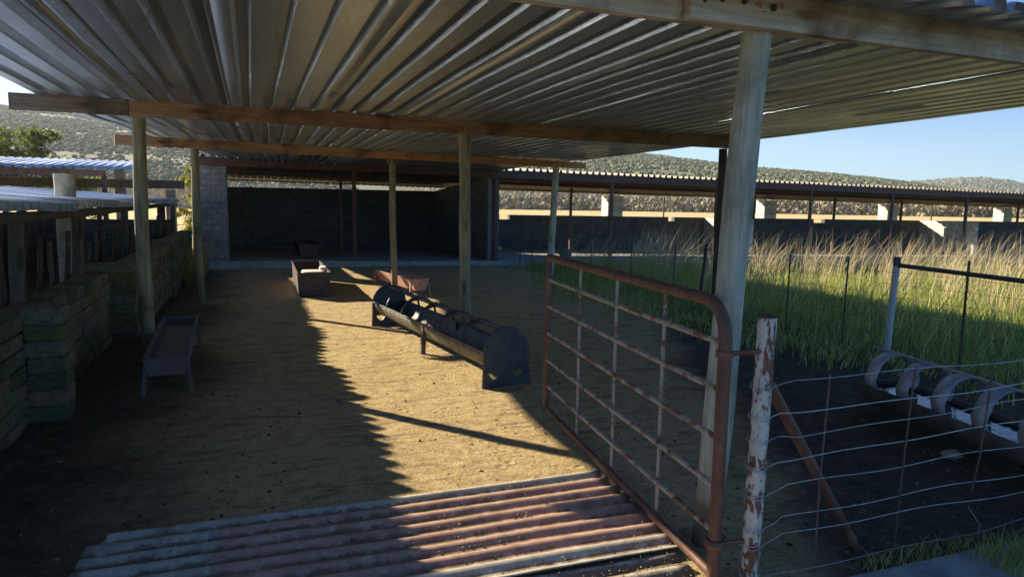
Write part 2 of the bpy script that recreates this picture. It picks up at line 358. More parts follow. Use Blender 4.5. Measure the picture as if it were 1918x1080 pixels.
gy = rng_mask(sx.outputs[1], 23.5, 26); gx2 = rng_mask(sx.outputs[0], -6, -9); far_m = mth('MAXIMUM', gy, gx2)
c3 = mix(n, l, far_m, c2, dry.outputs[0])
pen = mth('MULTIPLY', rng_mask(sx.outputs[0], 6.4, 7.2), rng_mask(sx.outputs[1], 17, 16))
gcol = ramp(n, [(.3, (.08, .11, .03)), (.7, (.18, .20, .07))]); l.new(fine.outputs[0], gcol.inputs[0])
c4 = mix(n, l, pen, c3, gcol.outputs[0])
l.new(c4, p.inputs['Base Color']); p.inputs['Roughness'].default_value = .97; p.inputs['Specular IOR Level'].default_value = .15
hv = n.new('ShaderNodeTexVoronoi'); hv.inputs['Scale'].default_value = 7.5; hv.inputs['Randomness'].default_value = 1
wv_ = n.new('ShaderNodeVectorMath'); wv_.operation = 'ADD'; l.new(mp.outputs[0], wv_.inputs[0]); wsc = n.new('ShaderNodeVectorMath'); wsc.operation = 'SCALE'; wsc.inputs['Scale'].default_value = .06
l.new(noisen(n, l, mp, 9, 3, .6).outputs['Color'], wsc.inputs[0]); l.new(wsc.outputs[0], wv_.inputs[1]); l.new(wv_.outputs[0], hv.inputs['Vector'])
hp_ = ramp(n, [(.10, (0,)), (.28, (1,)), (.40, (.75,))]); l.new(hv.outputs['Distance'], hp_.inputs[0])
pm = ramp(n, [(.42, (0,)), (.56, (1,))]); l.new(noisen(n, l, mp, 1.7, 4, .6).outputs[0], pm.inputs[0])
hoof = mth('MULTIPLY', mth('SUBTRACT', hp_.outputs[0], 1.0), pm.outputs[0])
hb = mth('ADD', mth('ADD', mth('MULTIPLY', fine.outputs[0], 1.0), mth('MULTIPLY', gr.outputs[0], .45)), mth('MULTIPLY', hoof, .55)); bump(n, l, hb, p, .9, .02)
g = fastmesh('ground', V, F, M_ground); tag(g, kind='structure')
g.data.polygons.foreach_set('use_smooth', [True]*len(g.data.polygons))

# loose stones and dung clods on the pen floor
def clods(name, N, xr, yr, s0, s1, mat, dens=None):
    b = bmesh.new(); bmesh.ops.create_icosphere(b, subdivisions=1, radius=1); b.verts.index_update()
    bv = np.array([v.co[:] for v in b.verts]); bf = np.array([[v.index for v in f.verts] for f in b.faces]); b.free()
    Vs, Fs = [], []
    for k in range(N):
        x = rng.uniform(*xr); y = rng.uniform(*yr)
        if dens and rng.random() > dens(x, y): continue
        s = s0*(s1/s0)**(rng.random()**2.2); v = bv*(1+rng.uniform(-.3, .3, (12 if len(bv) == 12 else len(bv), 1)))*s*np.array([rng.uniform(.8, 1.5), rng.uniform(.8, 1.3), rng.uniform(.4, .8)])
        a = rng.uniform(0, 6.3); R_ = np.array([[cos(a), -sin(a), 0], [sin(a), cos(a), 0], [0, 0, 1]])
        v = v@R_.T+np.array([x, y, ground_z(x, y)+s*.25]); Fs.append(bf+len(Vs)*len(bv)); Vs.append(v)
    return fastmesh(name, np.concatenate(Vs), np.concatenate(Fs), mat)
tag(clods('gravel', 6000, (-1.3, 4.5), (1.9, 12), .002, .010, M_stone, lambda x, y: exp(-(y-2)/5)*(1.0 if 1.0 < x < 2.6 else .55)), kind='stuff')
tag(clods('dung_clods', 6500, (-1.4, 5.6), (1.9, 12), .003, .013, island('dung', [(0, (.03, .024, .018)), (1, (.10, .08, .055))], 1), lambda x, y: (1.0 if (x < .2 or x > 2.0) else .22)*exp(-(y-2)/6)), kind='stuff')

Ps = np.column_stack([rng.uniform(-1.2, 5, 2600), 1.9+9*rng.random(2600)**1.6, np.zeros(2600)]); Ps[:, 2] = [ground_z(x, y)+.004 for x, y, _ in Ps]
an = rng.uniform(0, 2*pi, 2600); Ls = rng.uniform(.008, .035, 2600); dv = np.stack([np.cos(an)*Ls, np.sin(an)*Ls, rng.uniform(0, .006, 2600)], 1); nv = np.stack([-np.sin(an), np.cos(an), 0*an], 1)*.0018
fastmesh('straw_litter', np.stack([Ps-nv, Ps+nv, Ps+dv+nv, Ps+dv-nv], 1).reshape(-1, 3), np.arange(10400).reshape(-1, 4), island('straw', [(0, (.10, .075, .04)), (.5, (.35, .28, .16)), (1, (.55, .47, .3))], .9))['kind'] = 'stuff'
# ------------------------------------------------------------------ hills
def interp(tab, x):
    if x <= tab[0][0]: return tab[0][1]
    for (a, b), (c, d) in zip(tab, tab[1:]):
        if x <= c:
            t = (x-a)/(c-a); return b+(d-b)*t
    return tab[-1][1]
NEAR = [(-60, 5.6), (-30, 6.6), (-18, 6.4), (-15, 6.02), (-3, 5.6), (13.8, 5.07), (28.4, 4.64), (34.7, 4.09), (40.2, 3.24), (46.5, 2.75), (51.2, 2.05), (54.1, 1.55), (57.7, 1.1), (64, .6), (75, .3)]
FAR = [(38, .5), (44, 1.0), (49.2, 1.65), (51.2, 2.08), (54, 2.32), (55.6, 2.25), (57.6, 1.9), (60, 1.5), (70, 1.5), (85, 1.2)]
def hill_h(az, r, tab, R0, R1):
    H = R1*math.tan(radians(interp(tab, az))); t = min(1, max(0, (r-R0)/(R1-R0)))
    z = H*(t**.8)*(1 if r <= R1 else 1-.4*(r-R1)/R1)
    x, y = r*sin(radians(az)), r*cos(radians(az))
    return z+t*(H*.05)*noise.fractal(Vector((x*.006, y*.006, 0)), 1.0, 2.0, 4)
def hill(name, tab, a0, a1, R0, R1, R2, mat, na=240, nr=60):
    mb = MB(); rows = []
    for j in range(nr+1):
        r = R0+(R2-R0)*j/nr
        rows.append([(r*sin(radians(a0+(a1-a0)*i/na)), r*cos(radians(a0+(a1-a0)*i/na)), hill_h(a0+(a1-a0)*i/na, r, tab, R0, R1)-.6) for i in range(na+1)])
    mb.strip(rows); o = mb.build(name, mat, smooth=True, sharp=180); tag(o, kind='structure'); return o
hill('hills', NEAR, -60, 75, 400, 1300, 1700, M_hill)
hill('far_hills', FAR, 36, 85, 1900, 3300, 4200, M_hillfar)
def blobs(name, pts, sizes, mat, sub=1, squash=.75, jit=.3):
    b = bmesh.new(); bmesh.ops.create_icosphere(b, subdivisions=sub, radius=1); b.verts.index_update()
    bv = np.array([v.co[:] for v in b.verts]); bf = np.array([[v.index for v in f.verts] for f in b.faces]); b.free()
    n = len(pts); k = len(bv)
    V = bv[None]*(1+rng.uniform(-jit, jit, (n, k, 1)))*np.array([1, 1, squash])*(sizes[:, None, None])+pts[:, None]
    F = bf[None]+(np.arange(n)*k)[:, None, None]
    return fastmesh(name, V.reshape(-1, 3), F.reshape(-1, 3), mat)
def hill_scrub(name, N, a0, a1, r0, r1, s0, s1, tab, R0, R1, sub=1):
    P, S = [], []
    while len(P) < N:
        az = rng.uniform(a0, a1); r = sqrt(rng.uniform(r0*r0, r1*r1)); x, y = r*sin(radians(az)), r*cos(radians(az))
        if noise.noise(Vector((x*.012, y*.012, 5))) < rng.uniform(-.5, .25): continue
        s = rng.uniform(s0, s1)*rng.uniform(.6, 1.2); P.append((x, y, hill_h(az, r, tab, R0, R1)-.6+s*.35)); S.append(s)
    o = blobs(name, np.array(P), np.array(S), M_scrub, sub); tag(o, kind='stuff'); return o
hill_scrub('hillside_scrub', 26000, -24, 8, 405, 1320, .9, 2.5, NEAR, 400, 1300, 1)
hill_scrub('hillside_bushes', 30000, 22, 64, 500, 1320, 1.1, 2.8, NEAR, 400, 1300, 1)
hill_scrub('far_hillside_scrub', 9000, 44, 62, 2300, 3350, 4, 8, FAR, 1900, 3300, 1)

# tree line of bare thorn bush at the far side of the dry field
def twigs(name, az0, az1, r0, r1, N, h0, h1, mat=M_bush, per=34):
    Vs, Fs, k = [], [], 0
    for i in range(N):
        az = radians(rng.uniform(az0, az1)); r = rng.uniform(r0, r1); cx, cy = r*sin(az), r*cos(az); H = rng.uniform(h0, h1); W = H*rng.uniform(.35, .7)
        for q in range(per):
            a = rng.uniform(0, 2*pi); rad = W*sqrt(rng.random()); z = H*rng.random()**.8
            px, py = cx+rad*cos(a)*(.3+.7*z/H), cy+rad*sin(a)*(.3+.7*z/H)
            L = H*rng.uniform(.12, .34); w_ = H*rng.uniform(.012, .05); ax = rng.uniform(0, 2*pi)
            dx, dy, dz = L*.55*cos(a)*rng.random(), L*.55*sin(a)*rng.random(), L
            Vs.append([(px-w_*cos(ax), py-w_*sin(ax), z), (px+w_*cos(ax), py+w_*sin(ax), z), (px+dx+w_*.6*cos(ax), py+dy+w_*.6*sin(ax), z+dz), (px+dx-w_*.6*cos(ax), py+dy-w_*.6*sin(ax), z+dz)])
            Fs.append((k, k+1, k+2, k+3)); k += 4
    V = np.array(Vs).reshape(-1, 3); V[:, 2] -= .4
    o = fastmesh(name, V, np.array(Fs), mat); tag(o, kind='stuff'); return o
twigs('distant_thorn_bush', 13, 62, 330, 430, 1500, 4.0, 9.0)
twigs('distant_thorn_scrub', -24, 6, 200, 330, 600, 2.6, 6.5)

_P, _S = [], []
for q in range(5200):
    az = radians(rng.uniform(13, 62)); r = rng.uniform(318, 430); s_ = rng.uniform(.35, 1.5); _P.append((r*sin(az), r*cos(az), rng.random()**1.5*6.0)); _S.append(s_)
tag(blobs('distant_bush_crowns', np.array(_P), np.array(_S), island('bare_bush_crowns', [(0, (.11, .10, .06)), (.4, (.19, .165, .115)), (.75, (.28, .24, .17)), (1, (.15, .16, .08))], 1), 1, .8, .4), kind='stuff')

# ------------------------------------------------------------------ trees
def tree(label, loc, h, cw, leaf, trunk_r, N, seed, lsz=.14, clumps=26, low=.25):
    rnd = random.Random(seed); r_ = np.random.default_rng(seed); root = empty('acacia_tree' if leaf is M_leafa else 'shrub_tree', loc)
    tag(root, label, 'tree')
    mb = MB(); top = Vector((rnd.uniform(-.3, .3), rnd.uniform(-.3, .3), h*.55))
    mb.tube([(0, 0, -.2), (top.x*.3, top.y*.2, h*.2), tuple(top)], [trunk_r, trunk_r*.8, trunk_r*.45], 9)
    cl = []
    for i in range(clumps):
        a = rnd.uniform(0, 2*pi); rad = cw*sqrt(rnd.random()); z = h*(low+(.98-low)*rnd.random()**.8)
        k = sqrt(max(.05, 1-((z/h-.6)/.55)**2)); c = Vector((rad*cos(a)*k, rad*sin(a)*k, z)); cl.append((c, rnd.uniform(.16, .34)*cw))
        if i % 2 == 0:
            st = Vector((0, 0, 0)).lerp(top, rnd.uniform(.5, 1)); md = st.lerp(c, .5)+Vector((0, 0, .08*h)); mb.tube([st, md, c], [trunk_r*.4, trunk_r*.22, trunk_r*.08], 6)
    mb.build('trunk', M_bark, root, smooth=True)
    P = []
    for i in range(N):
        c, s = cl[rnd.randrange(len(cl))]; v = r_.normal(0, .5, 3)*s; P.append((c.x+v[0], c.y+v[1], c.z+v[2]*.75))
    P = np.array(P); n = len(P); A = r_.normal(0, 1, (n, 3)); A /= np.linalg.norm(A, axis=1)[:, None]; B = np.cross(A, r_.normal(0, 1, (n, 3))); B /= np.linalg.norm(B, axis=1)[:, None]
    L = lsz*r_.uniform(.6, 1.3, (n, 1)); V = np.stack([P-A*L, P+B*L*.5, P+A*L, P-B*L*.5], 1).reshape(-1, 3)
    fastmesh('crown', V, np.arange(4*n).reshape(-1, 4), leaf, root)
    return root
def polar(az, r): return (r*sin(radians(az)), r*cos(radians(az)), 0)
tree('bushy green acacia behind the rust edged far shed at the foot of the hill', polar(-14.9, 62), 6.4, 3.3, M_leafa, .2, 9000, 3, .16, 34, .12)
tree('smaller dark green acacia behind the far shed, left of the bushy one', polar(-17.6, 66), 5.8, 3.0, M_leafa, .18, 5000, 4, .16)
tree('low round green acacia under the rust edged far shed roof, right of the bushy one', polar(-11.2, 64), 3.2, 2.4, M_leafa, .15, 4500, 5, .15, 22, .1)
tree('bright yellow green shrub tree between the second and third canopy posts on the left', polar(-4.2, 34), 3.0, .85, M_leafb, .08, 4200, 6, .07, 26, .1)
tree('thin yellow green shrub tree showing right beside the pale block pillar', polar(-2.7, 33), 2.3, .55, M_leafb, .07, 2000, 7, .07, 16, .15)

# ------------------------------------------------------------------ open shelter (canopy)
RZ = 2.51
def ibr(width_ribs, pitch=.2, rib_w=.094, rib_top=.052, h=.055):
    pts = [(-.03, 0)]
    for k in range(width_ribs):
        c = (k+.5)*pitch
        pts += [(c-rib_w/2, 0), (c-rib_top/2, h), (c+rib_top/2, h), (c+rib_w/2, 0)]
    return pts+[(width_ribs*pitch+.03, 0)]
canopy = empty('open_shelter', (2.2, 7.4, 0))
tag(canopy, 'open feeding shelter with galvanised ribbed roof on timber beams and round wooden poles', 'shelter')
OFF = Vector((-2.2, -7.4, 0))
def cp(v): return (v[0]-2.2, v[1]-7.4, v[2])
def xshift(x, y):
    s = .10*sst(8.6, 11, y)+.85*sst(11, 16.8, y)
    return x+s*max(0, min(1, (2.0-x)/3.7))
def zlift(x, y): return .065*sst(8.5, 11, y)*max(0, min(1, (-.4-x)/1.3))
rows_ = [(2.08, 7.55, 0.0), (7.38, 12.6, .010), (12.3, 17.35, .020)]
for ri, (ya, yb, dz) in enumerate(rows_):
    x = -1.72
    for ci in range(10):
        prof = ibr(4); tl = random.uniform(-.006, .006); wv = random.uniform(0, 6); ye = random.uniform(-.06, .06)
        y0_ = ya+(random.uniform(-.05, .05) if ri == 0 else ye); rows = []
        for s in range(25):
            y = y0_+(yb-y0_)*s/24; row = []
            for (dx, z) in prof:
                xx = xshift(x+dx, y)
                zz = RZ+z+dz+zlift(x+dx, y)+(ci % 2)*.0025+.003*sin(ci*.5+y*1.1)+.0015*sin(wv+y*3)
                if ri == 0 and y < 2.5: zz -= .04*((2.5-y)/.34)**1.3
                zz -= .012*sst(17.35-.8, 17.35, y)
                row.append(cp((xx, y, zz)))
            rows.append(row)
        MB().strip(rows).build('roof_sheet', M_galv, canopy, smooth=True, sharp=12, thick=.0012)
        x += .8
# beams
def beam(a, b, hgt, th, mat, ofs=0):
    a, b = Vector(a), Vector(b); d = (b-a); L = d.length; rz = atan2(d.y, d.x)
    mb = MB(); n = 24; rows = []
    for i in range(n+1):
        t = i/n; w_ = .004*sin(t*9+ofs); rows.append([(t*L, w_+sy*th/2, sz+ (b.z-a.z)*t) for sy, sz in ((-1, 0), (1, 0), (1, hgt), (-1, hgt))])
    mb.strip(rows, closed=True); k = len(mb.v); mb.f.append((0, 1, 2, 3)); mb.f.append((k-1, k-2, k-3, k-4))
    o = mb.build('beam', mat, canopy, bevel=.004); o.location = cp(a); o.rotation_euler = (0, 0, rz); return o
BZ = 2.365
b1 = beam((1.68, 2.435, BZ-.005), (7.3, 2.435, BZ-.01), .165, .05, M_beamg); b1['label'] = 'grey weathered front beam with bolts and faded red stamps'
beam((-1.8, 2.492, BZ), (2.6, 2.492, BZ), .145, .05, M_beamg, 2)
beam((-1.95, 7.25, BZ), (-1.03, 7.26, BZ), .145, .05, M_beamold, 1)
beam((-1.028, 7.26, BZ), (6.15, 7.33, BZ), .145, .05, M_beam, 1)
beam((-1.76, 11.02, BZ-.01), (2.12, 11.93, BZ), .14, .05, M_beam, 3)
b3 = beam((2.0, 11.84, BZ-.005), (6.5, 12.78, BZ), .125, .05, M_beamo, 4); b3['label'] = 'newer orange coloured beam length'
# posts: base, top, radius, material
for i, (a_, b_, r, mt, lab) in enumerate([
        ((1.985, 2.56, -.3), (2.105, 2.52, BZ), .069, M_wgrey, 'pale weathered round post behind the gate'),
        ((-1.0, 7.42, -.3), (-.965, 7.36, BZ), .064, M_wpost, None), ((2.31, 7.44, -.3), (2.235, 7.38, BZ), .066, M_wpost, None),
        ((5.80, 7.46, -.3), (5.75, 7.4, BZ), .055, M_darkwood, None), ((-.78, 11.5, -.3), (-.77, 11.40, BZ), .062, M_wpost, None),
        ((2.36, 12.05, -.3), (2.33, 12.0, BZ), .06, M_wpost, None), ((5.72, 12.75, -.3), (5.80, 12.72, BZ), .068, M_wgrey, None)]):
    m = pole(cp(a_), cp(b_), r, .014 if i else .006, 16, 18, i+3, .95); o = m.build('post', mt, canopy, smooth=True)
    if lab: o['label'] = lab
# short cleats clasping the middle post under the orange beam
for s in (-1, 1): MB().rough_box(-.012, .012, -.035, .035, -.08, .0, .001, .003).build('cleat', M_beam, canopy, loc=cp((2.33+s*.078, 12.0, BZ-.002)))
# bolts and stamps on the front beam
for bx, bz, r in ((2.091, .108, .009), (1.94, .115, .007), (1.828, .108, .005), (1.744, .098, .005)):
    MB().tube([cp((bx, 2.41, BZ+bz-.028)), cp((bx, 2.388, BZ+bz-.028))], [r, r*.9], 6).tube([cp((bx, 2.4085, BZ+bz-.028)), cp((bx, 2.404, BZ+bz-.028))], r*1.8, 14).build('bolt', M_bolt, canopy)
for (bx, bz, ww, hh) in ((2.023, .093, .010, .020), (2.138, .104, .013, .024), (2.045, .070, .024, .003), (2.004, .095, .005, .017)):
    MB().box(-ww/2, ww/2, -.0008, .0008, -hh/2, hh/2).build('red_stamp', M_redstamp, canopy, loc=cp((bx, 2.4085, BZ+bz-.01)))
# bits of nail heads on the brown beams and red oxide patch
for bx in (.7, 2.2, 2.32, 3.4, 4.6):
    MB().tube([cp((bx, 7.25, BZ+.06)), cp((bx, 7.235, BZ+.06))], .008, 8).build('bolt', M_wire, canopy)

# ------------------------------------------------------------------ block shed behind (walls, roof, posts, floor)
shed = empty('livestock_shed', (2.5, 17.3, 0)); tag(shed, 'long block walled stock shed with red oxide steel front under a sloping ribbed roof', 'shed')
def sp(v): return (v[0]-2.5, v[1]-17.3, v[2])
def part(mb, name, mat, label=None, **k):
    mb.v = [sp(v) for v in mb.v]; o = mb.build(name, mat, shed, **k)
    if label: o['label'] = label
    return o
XE = 38.0
FY = 17.3; BY = 22.5
fz = lambda x: 2.40-.0105*(x+1)              # bottom of the fascia
flz = lambda x: .19-.0135*(x+1)              # floor level
wz = lambda x: 1.27-.004*(x-6)               # top of the low rear wall
bz_ = lambda x: 2.16-.0165*(x+1) if x < 9 else 1.995-.0085*(x-9)   # rear eave
def slopebox(x0, x1, y0, y1, f0, f1, n=1):
    mb = MB()
    for i in range(n):
        a, b = x0+(x1-x0)*i/n, x0+(x1-x0)*(i+1)/n
        vs = [(a, y0, f0(a)), (b, y0, f0(b)), (b, y1, f0(b)), (a, y1, f0(a)), (a, y0, f1(a)), (b, y0, f1(b)), (b, y1, f1(b)), (a, y1, f1(a))]
        mb.add(vs, [(0, 3, 2, 1), (4, 5, 6, 7), (0, 1, 5, 4), (1, 2, 6, 5), (2, 3, 7, 6), (3, 0, 4, 7)])
    return mb
part(slopebox(-1.25, XE, FY-.05, BY+.3, lambda x: -1.2, flz), 'floor_slab', M_conc, bevel=.01)
part(slopebox(-1.25, XE, FY-.035, FY+.035, fz, lambda x: fz(x)+.19), 'fascia_beam', M_redox)
part(slopebox(-1.25, XE, BY-.5, BY-.44, lambda x: bz_(x)+.045, lambda x: bz_(x)+.085), 'rear_beam', M_redox)
part(slopebox(-1.25, XE, 19.93, 20.0, lambda x: (fz(x)+bz_(x))/2+.03, lambda x: (fz(x)+bz_(x))/2+.13), 'middle_beam', M_redox)
# roof: ribbed sheets, a raised ridge piece along the front
x = -1.3; gi = 0
while x < XE:
    ribs = 8; w_ = ribs*.2; prof = ibr(ribs); rows = []
    j = random.uniform(-.004, .004)
    for (y, f) in ((FY-.09, lambda q: fz(q)+.195), (FY+.34, lambda q: fz(q)+.222), (FY+2.6, lambda q: (fz(q)+bz_(q))/2+.17), (BY+.35, lambda q: bz_(q)+.085)):
        rows.append([(x+dx, y, f(x+dx)+z*1.15+j+(gi % 2)*.003) for dx, z in prof])
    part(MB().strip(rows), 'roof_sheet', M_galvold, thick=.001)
    x += w_; gi += 1
# left room walls
part(MB().box(-1.12, -.52, FY+.06, FY+.5, 0, fz(-.8)), 'front_pillar', M_pillar, 'pale block pillar at the left end of the shed', bevel=.012)
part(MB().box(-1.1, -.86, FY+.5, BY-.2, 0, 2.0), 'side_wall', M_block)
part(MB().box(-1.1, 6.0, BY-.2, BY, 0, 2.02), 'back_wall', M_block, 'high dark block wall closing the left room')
mb = MB(); ang = [(5.72, BY-.21), (5.92, BY-.21), (6.28, FY+.12), (6.08, FY+.12)]
tops = [2.02, 2.02, 2.38, 2.38]
mb.add([(a, b, 0) for a, b in ang]+[(a, b, t) for (a, b), t in zip(ang, tops)], [(0, 3, 2, 1), (4, 5, 6, 7), (0, 1, 5, 4), (1, 2, 6, 5), (2, 3, 7, 6), (3, 0, 4, 7)])
part(mb, 'partition_wall', M_blocky)
part(MB().box(5.95, 6.08, FY+.08, FY+.16, 0, fz(6)-.01), 'end_jamb', M_pillar)
# low rear wall with notches
notches = [(8.05, 8.42), (14.95, 15.22), (22.15, 22.75), (29.6, 30.0)]
xa = 6.0
for (n0, n1) in notches+[(XE, XE)]:
    part(slopebox(xa, n0, BY-.2, BY, lambda x: -.8, wz), 'low_wall', M_block)
    if n1 < XE: part(slopebox(n0, n1, BY-.2, BY, lambda x: -.8, lambda x: wz(x)-.16), 'low_wall', M_block)
    xa = n1
# ragged coping blocks along the rear wall
for x in np.arange(6.2, 36, .42):
    if any(a-.25 < x < b+.25 for a, b in notches) or random.random() < .35: continue
    pass
for px in (12.3, 19.5, 26.3, 33.9):
    o = part(slopebox(px, px+.62, BY-.22, BY+.28, lambda x: wz(x)+.004, lambda x: bz_(x)+.03), 'rear_pillar', M_pillary, 'limewashed pillar on the rear wall')
for px in (16.6, 28.3):
    part(slopebox(px, px+.2, FY+2.4, BY-.2, lambda x: -.8, lambda x: wz(x)-.003), 'partition_wall', M_pillary, 'low limewashed partition')
for px in (2.4, 6.13, 9.66, 13.3, 17.0, 20.6, 24.3, 28.0, 31.6, 35.2):
    part(slopebox(px-.045, px+.045, FY-.03, FY+.03, lambda x: flz(x), lambda x: fz(x)-.002), 'front_post', M_redox)
for px in (2.4, 9.66, 17.0, 20.8, 24.3, 28.0, 31.3):
    part(slopebox(px-.035, px+.035, 19.93, 20.0, lambda x: flz(x), lambda x: (fz(x)+bz_(x))/2+.03), 'middle_post', M_redox)
# fence posts standing in the notches behind
for i, px in enumerate((8.2, 15.1, 22.4, 29.8)):
    tag(MB().tube([(px*1.01, 23.1, -.6), (px*1.01, 23.1, 2.0)], .03, 8).build('fence_pole', M_darkwood), ['thin dark pole in the first notch of the low rear wall, beside the shed room', 'thin dark pole in the second notch of the low rear wall', 'thin dark pole in the third notch of the low rear wall', 'thin dark pole in the last notch of the low rear wall at the right'][i], 'pole', 'poles behind the low wall')
# things lying inside the shed
tag(blobs('feed_clump', np.array([(7.55, 21.6, .14), (7.75, 21.5, .15), (7.4, 21.7, .12)]), np.array([.13, .11, .09]), simple('pale_feed', [(.3, (.35, .33, .12)), (.7, (.6, .55, .28))], 12), 2), 'pale yellow heap of feed on the floor by the low rear wall', 'feed')
tag(blobs('stone_lump', np.array([(13.0, 21.3, .08), (13.25, 21.2, .06)]), np.array([.14, .10]), simple('pale_lump', [(.3, (.3, .24, .17)), (.7, (.5, .42, .3))], 12), 2), 'pale stone lump on the shed floor beyond the gate', 'stone')
tb = MB().tube([(8.62, 18.1, .06), (8.62, 18.1, .30), (8.62, 18.1, .32)], [.16, .19, .19], 20); tag(tb.build('feed_tub', simple('blue_plastic', [(.3, (.03, .08, .12)), (.7, (.05, .12, .18))], 4), smooth=True), 'dark blue tub on the shed floor behind the far right canopy post', 'tub')

# dark trough on the slab in the left room
def box_trough(name, label, loc, rz, L, wb, wt, zb, h, mat, legs=True, wall=.006, group=None, legh=None, feed=None, feedz=.5):
    t = empty(name, loc, rz); tag(t, label, 'feed trough', group)
    mb = MB(); th = .012
    o_ = [(-wt/2, 0, h), (-wb/2, 0, zb), (wb/2, 0, zb), (wt/2, 0, h)]
    mb.strip([[(x_, 0, z_) for x_, _, z_ in o_], [(x_, L, z_) for x_, _, z_ in o_]])
    for y in (0, L): mb.add([(x_, y, z_) for x_, _, z_ in o_], [(0, 1, 2, 3)])
    mb.build('tray', mat, t, thick=th)
    rm = MB(); q = wt/2+.004
    for s in (-1, 1): rm.bar((s*q, 0, h+.002), (s*q, L, h+.002), .022, .012)
    rm.bar((-q, 0, h+.003), (q, 0, h+.003), .022, .012); rm.bar((-q, L, h+.003), (q, L, h+.003), .022, .012); rm.build('rim', mat, t)
    if legs:
        for y in (.03, L-.03):
            for s in (-1, 1): MB().bar((s*(wt/2-.01), y, h-.02), (s*(wt/2+.02), y+(-.02 if y < 1 else .02), -.03), .03, .03, (0, 1, 0)).build('leg', mat, t)
    if feed:
        g_ = MB(); n1, n2 = 10, 40; rows = []
        for i in range(n2+1):
            rows.append([((-wb/2*1.1+wb*1.1*k/n1), .02+(L-.04)*i/n2, zb+(h-zb)*feedz+.012*noise.noise(Vector((k*.9, i*.7, 3)))) for k in range(n1+1)])
        g_.strip(rows).build('feed', feed, t, smooth=True)
    return t
box_trough('steel_trough', 'low mauve brown trough on splayed legs holding feed, beside the brick wall', (-.69, 6.12, 0), radians(2.2), 2.2, .27, .33, .17, .30, M_mauve, feed=M_feed, feedz=.35)
bt = box_trough('box_trough', 'deep brown box trough standing end on and holding pale blocks', (.96, 11.86, 0), radians(-1), 2.45, .50, .53, .03, .41, M_brown, legs=False)
box_trough('slab_trough', 'dark empty trough on the shed floor behind the deep brown box trough', (1.35, 18.0, .16), 0, 2.4, .40, .5, .03, .36, M_redox, legs=False)
box_trough('bench_trough', 'low faded red trough running behind the black feeder and the thin middle pole', (2.72, 11.55, 0), radians(9), 1.95, .18, .34, .10, .29, M_pink)
for (x, y, s, rz_, lab) in ((.98, 12.35, (.36, .3, .36), .1, 'pale grey block lying in the box trough, left one'), (1.18, 12.62, (.13, .22, .40), -.15, 'narrow bright block at the right inside the box trough')):
    o = MB().rough_box(-s[0]/2, s[0]/2, -s[1]/2, s[1]/2, 0, s[2], .012, .03).build('salt_block', M_salt, smooth=True); o.location = (x, y, .05); o.rotation_euler = (.06, 0, rz_); tag(o, lab, 'salt block', 'salt blocks')

# ------------------------------------------------------------------ black hoop feeder
fd = empty('hoop_feeder', (2.075, 5.52, 0), radians(7.0)); tag(fd, 'long black plastic feeder with round topped end plates and hoops under a top bar', 'feeder')
FL = 3.36; FW = .218; FH = .515
def endplate(y, name='end_plate'):
    b = bmesh.new(); out = [(-FW-.01, 0), (-FW, .16), (-FW+.0, .30)]
    for k in range(0, 17):
        a = pi-pi*k/16; out.append((FW*cos(a)*1.0, .30+.225*sin(a)**.9 if sin(a) > 0 else .30))
    out += [(FW, .16), (FW+.01, 0)]
    holes = [[(s*.115+dx, .10+dz) for dx, dz in ((-.062, .03), (-.05, .038), (.045, .038), (.058, .027), (.02, -.025), (0, -.03), (-.02, -.025))] for s in (-1, 1)]
    vs = [b.verts.new((x_, 0, z_)) for x_, z_ in out]; es = [b.edges.new((vs[i], vs[(i+1) % len(vs)])) for i in range(len(vs))]
    for h in holes:
        hv = [b.verts.new((x_, 0, z_)) for x_, z_ in h]; es += [b.edges.new((hv[i], hv[(i+1) % len(hv)])) for i in range(len(hv))]
    bmesh.ops.triangle_fill(b, use_beauty=True, use_dissolve=False, edges=es)
    me = bpy.data.meshes.new(name); b.to_mesh(me); b.free(); me.materials.append(M_black)
    o = bpy.data.objects.new(name, me); C.objects.link(o); o.parent = fd; o.location = (0, y, 0)
    md = o.modifiers.new('t', 'SOLIDIFY'); md.thickness = .022; md.offset = 0
    md = o.modifiers.new('b', 'BEVEL'); md.width = .004; md.segments = 2; md.limit_method = 'ANGLE'
    # raised outer lip
    lp = MB(); lp.tube([(x_, y, z_) for x_, z_ in out], .013, 8); lp.build('plate_rim', M_black, o, smooth=True); return o
p1 = endplate(0); p2 = endplate(FL)
for o in (p1, p2):
    for c in o.children: c.location = (0, -o.location.y, 0)
mb = MB(); rows = []
ny = 84
for i in range(ny+1):
    y = FL*i/ny; rb = .006 if (i % 4 in (0, 1)) else 0
    rows.append([((FW-.015+rb)*cos(a), y, .315-(.19+rb)*sin(a)) for a in [pi*k/14 for k in range(15)]])
mb.strip(rows).build('trough_body', M_blackdust, fd, smooth=True, sharp=50, thick=.008)
rm = MB()
for s in (-1, 1): rm.bar((s*(FW-.008), 0, .318), (s*(FW-.008), FL, .318), .03, .016)
rm.build('trough_rim', M_blackdust, fd, bevel=.003)
MB().tube([(0, -.02, FH-.01), (0, FL*.5, FH-.015), (0, FL+.02, FH-.01)], .021, 12).build('top_bar', M_black, fd, smooth=True)
for k in range(1, 6):
    y = FL*k/6; hp = MB()
    pts = [(FW*.96*cos(a), y, .318+.19*sin(a)) for a in [pi*q/18 for q in range(19)]]
    hp.tube(pts, .014, 8)
    for s in (-1, 1):
        for e in (-1, 1): hp.tube([(s*.02, y+e*.13, .502), (s*.07, y+e*.05, .49), (s*.13, y, .455)], .010, 6)
    hp.tube([(-.001, y-.025, FH-.012), (.001, y+.025, FH-.012)], .028, 12)
    hp.build('hoop', M_black, fd, smooth=True)
